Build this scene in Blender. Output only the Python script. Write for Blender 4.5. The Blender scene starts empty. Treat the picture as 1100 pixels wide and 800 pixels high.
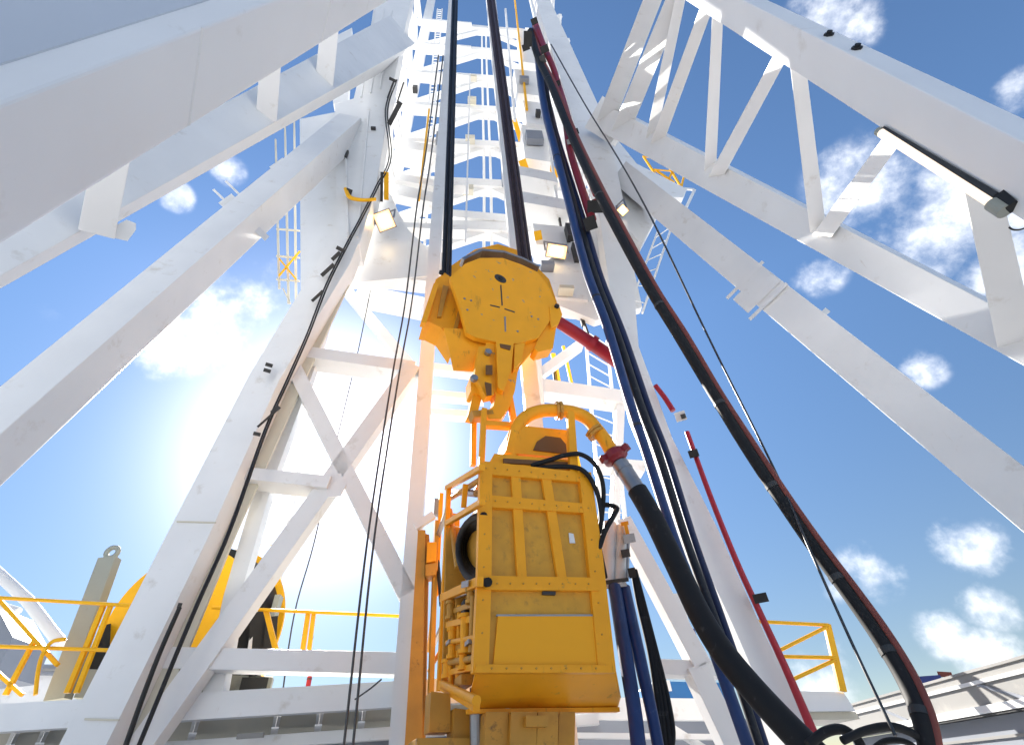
import bpy, bmesh, math, random
from mathutils import Vector, Matrix
R = math.radians
random.seed(7)
S = bpy.context.scene
COL = S.collection

# ------------------------------------------------------------------ camera
F, CX, CY = 520.0, 550.0, 400.0          # focal length and centre in photo pixels (1100 x 800)
ZH = Vector((-50, -600, 520)).normalized()             # world up seen from the camera (x right, y down, z forward)
FW = Vector((0, 0, 1))
YH = (FW - ZH * FW.dot(ZH)).normalized()
XH = YH.cross(ZH)
EYE = Vector((0, 0, 1.7))

def ray(x, y):
    c = Vector((x - CX, y - CY, F))
    return Vector((c.dot(XH), c.dot(YH), c.dot(ZH))) / F      # length 1 along the optical axis
FWD = ray(CX, CY)

cam_d = bpy.data.cameras.new("camera")
cam = bpy.data.objects.new("camera", cam_d)
COL.objects.link(cam)
S.camera = cam
cam_d.sensor_width = 36.0
cam_d.lens = F / 1100 * 36
cam_d.clip_start, cam_d.clip_end = 0.05, 3000
_rx = ray(CX + 1, CY) - FWD
_ru = -(ray(CX, CY + 1) - FWD)
_rx.normalize(); _ru.normalize()
m = Matrix((( _rx.x, _ru.x, -FWD.normalized().x), (_rx.y, _ru.y, -FWD.normalized().y), (_rx.z, _ru.z, -FWD.normalized().z)))
cam.matrix_world = Matrix.Translation(EYE) @ m.to_4x4()

YAW = 8.0
def P(x, y, d, yaw=YAW):
    """point of the sight line through a photo pixel on the upright plane d metres ahead (turned by yaw)"""
    r = ray(x, y)
    a = R(yaw)
    return EYE + r * (d / (r.y * math.cos(a) - r.x * math.sin(a)))
def PC(x, y, zc):
    return EYE + ray(x, y) * zc
def mpp(p):
    return (p - EYE).dot(FWD) / F                 # metres per photo pixel at a point
def vpdir(x, y):
    return ray(x, y).normalized()
def near(a, b, x, y):
    """point of the line a-b that lies closest to the sight line through a pixel"""
    u = (b - a).normalized(); v = ray(x, y).normalized(); w = a - EYE
    bq = u.dot(v); dd = u.dot(w); e = v.dot(w)
    return a + u * ((bq * e - dd) / (1 - bq * bq))
MN = Vector((-math.sin(R(YAW)), math.cos(R(YAW)), 0))      # the mast's depth axis
MX = Vector((math.cos(R(YAW)), math.sin(R(YAW)), 0))
UP = Vector((0, 0, 1))

# ------------------------------------------------------------------ mesh helper
class MB:
    def __init__(s):
        s.v = []; s.f = []; s.sm = []
    def add(s, vs, fs, smooth=False):
        o = len(s.v)
        s.v += [Vector(v) for v in vs]
        for f in fs:
            s.f.append([i + o for i in f]); s.sm.append(smooth)
        return s
    def loft(s, rings, smooth=False, cap=True):
        n = len(rings[0]); vs = [p for r in rings for p in r]; fs = []
        for k in range(len(rings) - 1):
            for i in range(n):
                j = (i + 1) % n
                fs.append([k * n + i, k * n + j, (k + 1) * n + j, (k + 1) * n + i])
        s.add(vs, fs, smooth)
        if cap:
            s.add(rings[0], [list(range(n))[::-1]]); s.add(rings[-1], [list(range(n))])
        return s
    def box(s, c, ex, ey, ez):
        """centre and three half axes"""
        c = Vector(c)
        q = [c + ex * a + ey * b + ez * e for e in (-1, 1) for a, b in ((-1, -1), (1, -1), (1, 1), (-1, 1))]
        return s.loft([q[:4], q[4:]])
    def beam(s, p0, p1, w, h, ref=None, w1=None, h1=None, phi=0, sec='box', t=.12):
        """straight member: w across, h along the ref direction"""
        d = (p1 - p0).normalized()
        ref = MN if ref is None else ref
        e1 = d.cross(ref).normalized(); e2 = e1.cross(d).normalized()
        if phi:
            q = Matrix.Rotation(R(phi), 3, d); e1 = q @ e1; e2 = q @ e2
        w1 = w if w1 is None else w1; h1 = h if h1 is None else h1
        def ring(p, w, h):
            return [p + e1 * a * w / 2 + e2 * b * h / 2 for a, b in sect]
        if sec == 'box':
            sect = [(-1, -1), (1, -1), (1, 1), (-1, 1)]
        elif sec == 'I':          # flanges at the two ends of h
            k = t
            sect = [(-1, -1), (1, -1), (1, -1 + 2 * k), (k, -1 + 2 * k), (k, 1 - 2 * k), (1, 1 - 2 * k), (1, 1), (-1, 1),
                    (-1, 1 - 2 * k), (-k, 1 - 2 * k), (-k, -1 + 2 * k), (-1, -1 + 2 * k)]
        elif sec == 'H':          # flanges at the two ends of w
            k = t
            sect = [(-1, -1), (-1 + 2 * k, -1), (-1 + 2 * k, -k), (1 - 2 * k, -k), (1 - 2 * k, -1), (1, -1), (1, 1), (1 - 2 * k, 1),
                    (1 - 2 * k, k), (-1 + 2 * k, k), (-1 + 2 * k, 1), (-1, 1)]
        return s.loft([ring(p0, w, h), ring(p1, w1, h1)])
    def tube(s, pts, r, n=10, r1=None, cap=True):
        pts = [Vector(p) for p in pts]
        up = Vector((.3, .2, .9)).normalized(); rings = []
        e1 = None
        for i, p in enumerate(pts):
            t = (pts[min(i + 1, len(pts) - 1)] - pts[max(i - 1, 0)]).normalized()
            if e1 is None:
                e1 = t.cross(up).normalized()
            e1 = (e1 - t * e1.dot(t)).normalized(); e2 = t.cross(e1)
            if isinstance(r, (list, tuple)): rr = r[i]
            else: rr = r if r1 is None else r + (r1 - r) * i / (len(pts) - 1)
            rings.append([p + (e1 * math.cos(a) + e2 * math.sin(a)) * rr for a in [2 * math.pi * k / n for k in range(n)]])
        return s.loft(rings, True, cap)
    def lathe(s, c, ax, prof, n=40, smooth=False):
        """prof = (distance along ax, radius)"""
        ax = ax.normalized(); e1 = ax.orthogonal().normalized(); e2 = ax.cross(e1); c = Vector(c)
        rings = [[c + ax * a + (e1 * math.cos(t) + e2 * math.sin(t)) * max(r, .0005) for t in [2 * math.pi * k / n for k in range(n)]] for a, r in prof]
        return s.loft(rings, smooth)
    def plate(s, pts, nrm, th):
        pts = [Vector(p) for p in pts]
        return s.loft([pts, [p + nrm * th for p in pts]])
    def build(s, name, mat, parent=None, bevel=0.0, smooth=None):
        lo = Vector([min(v[i] for v in s.v) for i in range(3)]); hi = Vector([max(v[i] for v in s.v) for i in range(3)])
        org = Vector(((lo.x + hi.x) / 2, (lo.y + hi.y) / 2, lo.z))
        me = bpy.data.meshes.new(name)
        me.from_pydata([v - org for v in s.v], [], s.f)
        bm = bmesh.new(); bm.from_mesh(me)
        bmesh.ops.recalc_face_normals(bm, faces=bm.faces); bm.to_mesh(me); bm.free()
        for p, f in zip(me.polygons, s.sm): p.use_smooth = f
        me.materials.append(M[mat])
        o = bpy.data.objects.new(name, me); COL.objects.link(o)
        o['_w'] = org
        if parent is not None:
            o.parent = parent; o.location = org - Vector(parent['_w'])
        else:
            o.location = org
        if bevel:
            b = o.modifiers.new("bevel", 'BEVEL'); b.width = bevel; b.segments = 2; b.limit_method = 'ANGLE'; b.angle_limit = R(40)
        return o

def thing(name, loc, label, cat, group=None):
    o = bpy.data.objects.new(name, None); COL.objects.link(o)
    o.empty_display_size = .2
    o.location = loc; o['_w'] = Vector(loc)
    return tag(o, label, cat, group)
def tag(o, label, cat, group=None, kind=None):
    o['label'] = label; o['category'] = cat
    if group: o['group'] = group
    if kind: o['kind'] = kind
    return o
def struct(o):
    o['kind'] = 'structure'; return o
def spline(pts, n=8):
    """Catmull-Rom through points"""
    pts = [Vector(p) for p in pts]; out = []
    q = [pts[0] * 2 - pts[1]] + pts + [pts[-1] * 2 - pts[-2]]
    for i in range(1, len(q) - 2):
        a, b, c, d = q[i - 1:i + 3]
        for k in range(n):
            t = k / n
            out.append(.5 * ((2 * b) + (c - a) * t + (2 * a - 5 * b + 4 * c - d) * t * t + (3 * b - a - 3 * c + d) * t ** 3))
    return out + [pts[-1]]

# ------------------------------------------------------------------ materials
M = {}
def mat(name, col, rough=.5, metal=0.0, var=.06, scale=1.5, col2=None, thr=.62, width=.06, dscale=6, coat=0.0, bump=0.0, streak=None, spec=.5, col3=None, thr3=.66, amt3=.6, sc3=4, st3=(1, 1, .22)):
    """procedural paint: slow tone variation, optional second colour (wear / rust / dirt) where a noise passes thr"""
    m = bpy.data.materials.new(name); m.use_nodes = True; nt = m.node_tree; N, L = nt.nodes, nt.links
    b = N['Principled BSDF']; b.inputs['Roughness'].default_value = rough; b.inputs['Metallic'].default_value = metal
    b.inputs['Coat Weight'].default_value = coat; b.inputs['Specular IOR Level'].default_value = spec
    tc = N.new('ShaderNodeTexCoord')
    mp = N.new('ShaderNodeMapping'); L.new(tc.outputs['Object'], mp.inputs[0])
    if streak: mp.inputs['Scale'].default_value = streak
    n1 = N.new('ShaderNodeTexNoise'); n1.inputs['Scale'].default_value = scale; n1.inputs['Detail'].default_value = 6
    L.new(mp.outputs[0], n1.inputs['Vector'])
    r1 = N.new('ShaderNodeMapRange'); r1.inputs[1].default_value = .3; r1.inputs[2].default_value = .7
    r1.inputs[3].default_value = 1 - var; r1.inputs[4].default_value = 1 + var * .5
    L.new(n1.outputs[0], r1.inputs[0])
    mul = N.new('ShaderNodeMix'); mul.data_type = 'RGBA'; mul.blend_type = 'MULTIPLY'; mul.inputs[0].default_value = 1
    mul.inputs[6].default_value = (*col, 1); L.new(r1.outputs[0], mul.inputs[7])
    out = mul.outputs[2]
    if col2:
        n2 = N.new('ShaderNodeTexNoise'); n2.inputs['Scale'].default_value = dscale; n2.inputs['Detail'].default_value = 8; n2.inputs['Roughness'].default_value = .65
        L.new(mp.outputs[0], n2.inputs['Vector'])
        r2 = N.new('ShaderNodeMapRange'); r2.inputs[1].default_value = thr; r2.inputs[2].default_value = thr + width
        L.new(n2.outputs[0], r2.inputs[0])
        mx = N.new('ShaderNodeMix'); mx.data_type = 'RGBA'; L.new(r2.outputs[0], mx.inputs[0]); L.new(out, mx.inputs[6])
        mx.inputs[7].default_value = (*col2, 1); out = mx.outputs[2]
    if col3:
        mp3 = N.new('ShaderNodeMapping'); L.new(tc.outputs['Object'], mp3.inputs[0]); mp3.inputs['Scale'].default_value = st3; mp3.inputs['Location'].default_value = (3.1, 7.7, 1.3)
        n4 = N.new('ShaderNodeTexNoise'); n4.inputs['Scale'].default_value = sc3; n4.inputs['Detail'].default_value = 9; n4.inputs['Roughness'].default_value = .7
        L.new(mp3.outputs[0], n4.inputs['Vector'])
        r4 = N.new('ShaderNodeMapRange'); r4.inputs[1].default_value = thr3; r4.inputs[2].default_value = thr3 + .1; r4.inputs[4].default_value = amt3
        L.new(n4.outputs[0], r4.inputs[0])
        m4 = N.new('ShaderNodeMix'); m4.data_type = 'RGBA'; L.new(r4.outputs[0], m4.inputs[0]); L.new(out, m4.inputs[6]); m4.inputs[7].default_value = (*col3, 1); out = m4.outputs[2]
    L.new(out, b.inputs['Base Color'])
    r3 = N.new('ShaderNodeMapRange'); r3.inputs[3].default_value = max(rough - .08, .02); r3.inputs[4].default_value = min(rough + .12, 1)
    L.new(n1.outputs[0], r3.inputs[0]); L.new(r3.outputs[0], b.inputs['Roughness'])
    if bump:
        n3 = N.new('ShaderNodeTexNoise'); n3.inputs['Scale'].default_value = 35; L.new(tc.outputs['Object'], n3.inputs['Vector'])
        bp = N.new('ShaderNodeBump'); bp.inputs['Strength'].default_value = bump; bp.inputs['Distance'].default_value = .01
        L.new(n3.outputs[0], bp.inputs['Height']); L.new(bp.outputs[0], b.inputs['Normal'])
    M[name] = m
    return m
def emit(name, col, st):
    m = bpy.data.materials.new(name); m.use_nodes = True; b = m.node_tree.nodes['Principled BSDF']
    b.inputs['Base Color'].default_value = (.8, .8, .7, 1); b.inputs['Emission Color'].default_value = (*col, 1); b.inputs['Emission Strength'].default_value = st
    M[name] = m
mat('white', (.79, .79, .785), .36, var=.06, scale=.9, col2=(.50, .45, .38), thr=.60, width=.25, dscale=2.6, col3=(.32, .20, .10), thr3=.665, amt3=.5, sc3=5, bump=.04)
mat('white_clean', (.80, .81, .82), .30, var=.05, scale=.7, col2=(.55, .52, .48), thr=.62, width=.25, dscale=2.0, col3=(.36, .28, .2), thr3=.68, amt3=.35, sc3=4, bump=.03)
mat('cream', (.62, .58, .47), .5, var=.06, scale=1.2, col2=(.40, .36, .28), thr=.64, width=.2, dscale=3)
mat('beige_post', (.33, .34, .29), .5, var=.08, scale=1.5, col2=(.25, .22, .16), thr=.62, width=.15, dscale=4)
mat('yellow', (.93, .39, .014), .45, spec=.3, var=.08, scale=2.5, col2=(.42, .24, .05), thr=.63, width=.12, dscale=7, bump=.05, col3=(.13, .07, .02), thr3=.61, amt3=.55, sc3=6)
mat('yellow_worn', (.93, .40, .014), .45, spec=.3, var=.07, scale=2.0, col2=(.30, .27, .20), thr=.645, width=.03, dscale=6.5, bump=.06, col3=(.25, .13, .03), thr3=.60, amt3=.5, sc3=4)
mat('yellow_plate', (.93, .41, .022), .55, spec=.2, var=.02, scale=.8)
mat('yellow_mesh', (.66, .33, .03), .6, var=.14, scale=5, col2=(.40, .20, .03), thr=.55, width=.2, dscale=9)
mat('yellow_grease_shade', (.56, .27, .03), .5, var=.18, scale=3, col2=(.12, .06, .02), thr=.6, width=.12, dscale=5)  # greasy yellow; the dark tone also stands for shade on carriage and interior
mat('rail_yellow', (.90, .46, .010), .45, spec=.3, var=.08, scale=4, col2=(.45, .28, .05), thr=.66, width=.1, dscale=9)
mat('black_rubber', (.012, .012, .013), .62, spec=.3, var=.25, scale=4, col2=(.06, .06, .06), thr=.6, width=.2, dscale=10)
mat('red_stripe', (.20, .045, .03), .5, var=.2, scale=5)
mat('blue_hose', (.014, .042, .15), .42, var=.2, scale=4, col2=(.06, .10, .22), thr=.62, width=.15, dscale=10)
mat('navy_hose', (.010, .018, .07), .45, var=.2, scale=4)
mat('brown_rope', (.065, .040, .042), .5, metal=.3, var=.3, scale=5, col2=(.02, .015, .015), thr=.55, width=.1, dscale=14)
mat('dark_rope', (.022, .023, .028), .45, metal=.3, var=.3, scale=5, col2=(.05, .05, .055), thr=.58, width=.1, dscale=14)
mat('wire', (.10, .10, .10), .4, metal=.8, var=.2, scale=8)
mat('red_paint', (.36, .008, .025), .38, var=.1, scale=3, col2=(.2, .01, .012), thr=.62, width=.12, dscale=8)
mat('maroon', (.22, .012, .02), .4, var=.15, scale=4)
mat('steel', (.34, .34, .35), .38, metal=.85, var=.15, scale=4, col2=(.16, .15, .14), thr=.6, width=.15, dscale=9)
mat('dark_steel', (.05, .05, .05), .5, metal=.3, var=.2, scale=5)
mat('lug_black', (.012, .012, .012), .6, var=.2, scale=5)
mat('blue_tank', (.02, .16, .42), .4, var=.08, scale=2)
mat('navy_paint', (.02, .04, .2), .4)
mat('grey_panel', (.24, .26, .30), .5, var=.06, scale=1.0)
mat('shade_grey', (.52, .56, .62), .4, var=.05, scale=.8)  # blue-grey that stands for shade on the near left beam
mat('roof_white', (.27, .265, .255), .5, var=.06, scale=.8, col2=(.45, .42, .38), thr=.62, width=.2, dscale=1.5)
mat('hollow_shade', (.16, .07, .018), .6, var=.1)  # flat dark brown standing for the shade inside hollows
mat('ground', (.55, .555, .56), .85, var=.18, scale=.25, col2=(.42, .40, .37), thr=.55, width=.2, dscale=.8, bump=.3)
emit('lamp_glow', (1.0, .78, .38), 6)
emit('lamp_rim', (1.0, .42, .06), 1.3)
emit('tube_glow', (1.0, .74, .50), .35)

# ------------------------------------------------------------------ sky and sun
SUNPX = (350, 480)
sd = ray(*SUNPX).normalized()
sun_el = math.asin(sd.z); sun_az = math.atan2(sd.x, sd.y)
W = bpy.data.worlds.new("World"); S.world = W; W.use_nodes = True
nt = W.node_tree; N, L = nt.nodes, nt.links; N.clear()
wo = N.new('ShaderNodeOutputWorld'); bg = N.new('ShaderNodeBackground'); L.new(bg.outputs[0], wo.inputs[0])
sky = N.new('ShaderNodeTexSky'); sky.sky_type = 'NISHITA'; sky.sun_disc = False
sky.sun_elevation = sun_el; sky.sun_rotation = sun_az
sky.air_density = 1.0; sky.dust_density = 0.1; sky.ozone_density = 2.4; sky.altitude = 0
tc = N.new('ShaderNodeTexCoord')
nrm = N.new('ShaderNodeVectorMath'); nrm.operation = 'NORMALIZE'; L.new(tc.outputs['Generated'], nrm.inputs[0])
def math_node(op, a, b=None, clamp=False):
    n = N.new('ShaderNodeMath'); n.operation = op; n.use_clamp = clamp
    for i, v in enumerate((a, b)):
        if v is None: continue
        if hasattr(v, 'is_output'): L.new(v, n.inputs[i])
        else: n.inputs[i].default_value = v
    return n.outputs[0]
def mrange(v, a, b, c, d, smooth=True):
    n = N.new('ShaderNodeMapRange'); n.interpolation_type = 'SMOOTHSTEP' if smooth else 'LINEAR'
    L.new(v, n.inputs[0])
    for i, q in zip((1, 2, 3, 4), (a, b, c, d)): n.inputs[i].default_value = q
    return n.outputs[0]
# cloud field: fluffy noise over directions, gathered where the photo has its clouds
nz = N.new('ShaderNodeTexNoise'); nz.inputs['Scale'].default_value = 9; nz.inputs['Detail'].default_value = 9; nz.inputs['Roughness'].default_value = .58
L.new(nrm.outputs[0], nz.inputs['Vector'])
nz2 = N.new('ShaderNodeTexNoise'); nz2.inputs['Scale'].default_value = 26; nz2.inputs['Detail'].default_value = 6; nz2.inputs['Roughness'].default_value = .6
L.new(nrm.outputs[0], nz2.inputs['Vector'])
# (photo x, y, radius in pixels, strength)
CLOUDS = [(1040, 588, 44, .95), (935, 612, 34, .85), (905, 630, 22, .6), (1062, 650, 34, .9), (1012, 680, 30, .75), (1068, 708, 42, .85), (890, 690, 26, .5), (880, 740, 50, .8),
          (1030, 235, 80, .72), (1085, 290, 60, .8), (945, 205, 75, .62), (880, 292, 30, .6), (1000, 190, 60, .5), (900, 190, 40, .5), (990, 395, 30, .5), (1095, 225, 40, .6),
          (890, 5, 44, .6), (1095, 95, 36, .5), (930, 22, 30, .45), (300, 300, 30, .5), (230, 340, 60, .9), (270, 330, 40, .8), (920, 205, 40, .42),
          (205, 362, 50, .95), (250, 335, 36, .9), (180, 380, 34, .8), (245, 182, 18, .7), (190, 212, 18, .75), (60, 330, 30, .1),
          (30, 720, 60, .8), (560, 560, 60, .6)]
acc = None
for x, y, rp, st in CLOUDS:
    c = ray(x, y).normalized(); e = ray(x + rp, y).normalized(); rad = (c - e).length
    dn = N.new('ShaderNodeVectorMath'); dn.operation = 'DISTANCE'; L.new(nrm.outputs[0], dn.inputs[0]); dn.inputs[1].default_value = c
    v = mrange(dn.outputs[1 if len(dn.outputs) > 1 else 0], 0, rad * 1.5, st, 0)
    acc = v if acc is None else math_node('MAXIMUM', acc, v)
dens = math_node('ADD', math_node('MULTIPLY', acc, .56), math_node('MULTIPLY', math_node('SUBTRACT', nz.outputs[0], .5), 1.45))
dens = math_node('ADD', dens, math_node('MULTIPLY', math_node('SUBTRACT', nz2.outputs[0], .5), .45))
cl = mrange(dens, .06, .66, 0, .95)
inside = mrange(acc, .02, .2, 0, 1)
cl = math_node('MULTIPLY', cl, inside)
# pale haze low down
sep = N.new('ShaderNodeSeparateXYZ'); L.new(nrm.outputs[0], sep.inputs[0])
hz = math_node('MULTIPLY', math_node('POWER', math_node('SUBTRACT', 1.0, sep.outputs[2], True), 5), .5)
# bright air round the sun
dt = N.new('ShaderNodeVectorMath'); dt.operation = 'DOT_PRODUCT'; L.new(nrm.outputs[0], dt.inputs[0]); dt.inputs[1].default_value = sd
dval = dt.outputs['Value']
glow = math_node('ADD', math_node('MULTIPLY', math_node('POWER', math_node('MAXIMUM', dval, 0), 70), 9.0),
                 math_node('MULTIPLY', math_node('POWER', math_node('MAXIMUM', dval, 0), 30), 2.2))
cc = N.new('ShaderNodeMix'); cc.data_type = 'RGBA'; L.new(cl, cc.inputs[0])
add = N.new('ShaderNodeMix'); add.data_type = 'RGBA'; add.blend_type = 'ADD'; add.inputs[0].default_value = 1
gcol = N.new('ShaderNodeMix'); gcol.data_type = 'RGBA'; gcol.blend_type = 'MULTIPLY'; gcol.inputs[0].default_value = 1
gcol.inputs[6].default_value = (1, .90, .82, 1); L.new(math_node('ADD', glow, hz), gcol.inputs[7])
hs = N.new('ShaderNodeHueSaturation'); hs.inputs['Saturation'].default_value = 1.1; L.new(sky.outputs[0], hs.inputs['Color'])
tint = N.new('ShaderNodeMix'); tint.data_type = 'RGBA'; tint.blend_type = 'MULTIPLY'; tint.inputs[0].default_value = 1
tint.inputs[7].default_value = (.98, .96, .96, 1); L.new(hs.outputs[0], tint.inputs[6])
lev = N.new('ShaderNodeMix'); lev.data_type = 'RGBA'; lev.blend_type = 'MULTIPLY'; lev.inputs[0].default_value = 1
L.new(tint.outputs[2], lev.inputs[6]); L.new(mrange(sep.outputs[2],   .12, .68, .41, .93, False), lev.inputs[7])
L.new(lev.outputs[2], add.inputs[6]); L.new(gcol.outputs[2], add.inputs[7])
L.new(add.outputs[2], cc.inputs[6]); ccol = N.new('ShaderNodeMix'); ccol.data_type = 'RGBA'; L.new(mrange(nz2.outputs[0], .35, .65, 0, 1), ccol.inputs[0])
ccol.inputs[6].default_value = (4.6, 4.9, 5.5, 1); ccol.inputs[7].default_value = (6.8, 6.9, 7.1, 1); L.new(ccol.outputs[2], cc.inputs[7])
L.new(cc.outputs[2], bg.inputs[0]); bg.inputs[1].default_value = .078

sl = bpy.data.lights.new("sun", 'SUN'); sl.energy = 5.0; sl.angle = R(.53); sl.color = (1, .95, .87)
so = bpy.data.objects.new("sun", sl); COL.objects.link(so)
so.rotation_euler = (-sd).to_track_quat('-Z', 'Y').to_euler(); so.location = (0, 0, 60)
S.view_settings.view_transform = 'Standard'; S.view_settings.look = 'None'; S.view_settings.gamma = 1
S.view_settings.exposure = 1.64

# ------------------------------------------------------------------ ground
g = MB(); n = 1500
g.add([(-n, -n, 0), (n, -n, 0), (n, n, 0), (-n, n, 0)], [[0, 1, 2, 3]])
struct(g.build('ground', 'ground'))

# ------------------------------------------------------------------ side frames (two leaning lattices right and left of the camera)
def chord(mb, edges, vp, back, up_len, dn_len):
    """closed prism: visible long edges + hidden ones, running along one direction"""
    d = vpdir(*vp)
    pts = [PC(x, y, zc) for x, y, zc in edges] + back
    c = sum(pts, Vector()) / len(pts)
    def ring(t): return [p + d * t for p in pts]
    r0 = []
    for p in pts:
        t = -p.z / d.z
        r0.append(p + d * max(t, -dn_len))
    return mb.loft([r0, ring(up_len)]), c, d

# right frame
e = [(1100, 238, 3.30), (1100, 153, 3.16), (1100, 127, 3.36)]
q = [PC(*k) for k in e]
back = [q[2] + (q[0] - q[1]) * 1.0]
fr = thing('lattice_frame', (q[0].x, q[0].y, 0), 'white lattice side frame at the upper right with bare web bars', 'lattice frame', 'lattice side frames')
mb, cC, dC = chord(MB(), e, (521, -140), back, 16, 9)
mb.build('chord', 'white_clean', fr, .012)
C0 = PC(1100, 238, 3.34); C1 = C0 + dC * 10
B0 = P(1100, 366, 3.4); B1 = P(653, 128, 7.3)
Bx = B0 + (B0 - B1) * .16
mb = MB(); mb.beam(Bx, B1, 0, 0, ref=MN, w1=0, h1=0) if False else None
def px_beam(mb, p0, p1, w0, w1, asp, phi, sec='box', t=.12):
    """box member whose outline is w0 / w1 photo pixels wide; one roll angle about its own axis"""
    d = (p1 - p0).normalized(); v = ((p0 + p1) / 2 - EYE).normalized()
    c, s_ = abs(math.cos(R(phi))), abs(math.sin(R(phi)))
    a0 = w0 * mpp(p0) / (c + asp * s_); a1 = w1 * mpp(p1) / (c + asp * s_)
    ref = v
    mb.beam(p0, p1, a0, a0 * asp, ref=ref, w1=a1, h1=a1 * asp, phi=phi, sec=sec, t=t)
    return mb
px_beam(MB(), Bx, B1, 54, 27, .8, -9).build('chord', 'white', fr, .01)
SUND = ray(*SUNPX).normalized()
def shade_phi(p0, p1, lo=-40, hi=40):
    """roll of a box bar that turns its near faces away from the sun"""
    d = (p1 - p0).normalized(); v = ((p0 + p1) / 2 - EYE).normalized(); e1 = d.cross(v).normalized(); e2 = e1.cross(d)
    best = None
    for phi in range(lo, hi + 1, 2):
        q = Matrix.Rotation(R(phi), 3, d); c = 0
        for n_ in (q @ e1, -(q @ e1), q @ e2, -(q @ e2)):
            c += max(0, -n_.dot(v)) * max(0, n_.dot(SUND) + .02)
        c += abs(phi) * 2e-5
        if best is None or c < best[0]: best = (c, phi)
    return best[1]
webs = [((697, 0), (654, 122), 19, 19), ((724, 0), (670, 134), 19, 19), ((727, 4), (702, 146), 11, 11), ((757, 14), (708, 150), 13, 13), ((770, 24), (768, 178), 11, 12),
        ((837, 64), (770, 188), 14, 14), ((860, 78), (877, 252), 14, 15), ((958, 150), (879, 258), 18, 17), ((1050, 214), (1112, 344), 27, 30)]
webparts = []
for (x0, y0), (x1, y1), w0, w1 in webs:
    a = EYE + (near(C0, C1, x0, y0) - EYE) * 1.09; b = near(B0, B1, x1, y1) + MN * .02; a = a + (a - b).normalized() * .32
    webparts.append(px_beam(MB(), a, b, w0, w1, .8, shade_phi(a, b)).build('web_brace', 'white', fr, .006))
# pin plate at the mast end
px_beam(MB(), P(668, 140, 7.25), P(640, 122, 7.25), 34, 34, .25, 0).build('end_plate', 'white', fr, .01)
px_beam(MB(), near(C0, C1, 880, 45) - dC * .05 + Vector((.1, -.05, .15)), near(C0, C1, 872, 34) + Vector((.1, -.05, .15)), 10, 10, 1, 0)
# clips and bolts on the upper face of the near beam
for x, y in ((895, 31), (925, 46)):
    p = PC(x, y, 3.36 * 1.02)
    k = near(q[2], q[2] + dC, x, y); k2 = near(q[1], q[1] + dC, x, y); p = (k + k2) / 2
    nn = (q[2] - q[1]).cross(dC).normalized()
    if nn.dot(p - EYE) > 0: nn = -nn
    mb = MB(); mb.lathe(p - nn * .01, nn, [(0, .05), (.03, .05), (.03, .028), (.055, .028), (.055, 0)], 6)
    mb.build('bolt', 'lug_black', fr)

# left frame
e = [(0, 262, 2.25), (0, 113, 2.02), (0, 71, 2.10)]
q = [PC(*k) for k in e]
fl = thing('lattice_frame', (q[0].x, q[0].y, 0), 'white lattice side frame whose huge near beam fills the upper left corner', 'lattice frame', 'lattice side frames')
back = [q[2] + (q[2] - q[1]).normalized() * .05 + Vector((-.28, -.16, .10)), q[2] + (q[0] - q[1]) * .9 + Vector((-.3, -.1, .1)), q[0] + Vector((-.30, .12, .05))]
mb, cF, dF = chord(MB(), e, (606, -118), back, 12, 9)
mb.build('chord', 'white_clean', fl, .015)
F0 = q[0]; F1 = F0 + dF * 8
E0 = P(0, 275, 2.9); E1 = P(425, 42, 8.5)
Ex = E0 + (E0 - E1) * .12
px_beam(MB(), Ex, E1, 76, 40, .7, -20).build('chord', 'white', fl, .01)
for (x0, y0), (x1, y1), w0, w1 in [((122, 160), (104, 250), 30, 30), ((292, 50), (286, 128), 20, 20), ((356, 10), (348, 92), 18, 18)]:
    b = near(E0, E1, x1, y1); b = EYE + ray(x1, y1) * (b - EYE).dot(FWD) * .96; a = EYE + ray(x0, y0) * (b - EYE).dot(FWD) * .95
    px_beam(MB(), a, b, w0, w1, .4, 0).build('web_brace', 'white', fl, .006)
for t_ in (1.6, 4.2):
    mb = MB(); mb.beam(q[0] + dF * t_, q[1] + dF * t_, .014, .014); mb.build('weld_seam', 'white', fl)
# triangular lug under the far beam
MB().plate([q[2] + dF * -1.6 - (back[0] - q[2]) * .0, q[2] + dF * 7, q[2] + dF * 7 + (back[0] - q[2]) * 1.0, q[2] + dF * -1.6 + (back[0] - q[2]) * 1.0], (q[2] - q[0]).normalized() * .01, 1).build('shade_strip', 'shade_grey', fl)  # shaded upper facet of the near beam, put in as a darker strip
p = near(E0, E1, 122, 236)
lug = [PC(x, y, (p - EYE).dot(FWD)) for x, y in ((106, 252), (136, 236), (146, 240), (146, 247), (137, 259))]
MB().plate(lug, ray(120, 240).normalized(), .06).build('lug', 'white', fl, .01)

# ------------------------------------------------------------------ raking struts
def strut(px0, d0, px1, d1, w0, w1, asp, phi, label, lugs, ext=.12):
    a, b = P(*px0, d0), P(*px1, d1)
    if phi is None: phi = shade_phi(a, b, -30, 30)
    a2 = a + (a - b) * ext
    if a2.z < 0: a2 = a + (b - a) * (-(a.z) / (b.z - a.z))
    t = thing('raking_strut', (a2.x, a2.y, max(a2.z, 0)), label, 'strut', 'raking struts of the mast')
    k = 1 + ext
    px_beam(MB(), a2, b, w0 * mpp(a) / mpp(a2) if False else w0, w1, asp, phi).build('beam', 'white', t, .012)
    for x, y, lw, lh, th in lugs:
        p = near(a, b, x, y); s = mpp(p); v = (p - EYE).normalized()
        c = EYE + ray(x, y) * (p - EYE).dot(FWD)
        ax = (b - a).normalized(); side = ax.cross(v).normalized()
        mb = MB(); mb.box(c, ax * lw * s / 2, side * lh * s / 2, v * th)
        mb.build('lug', 'white', t, .008)
    return t, a, b
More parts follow.
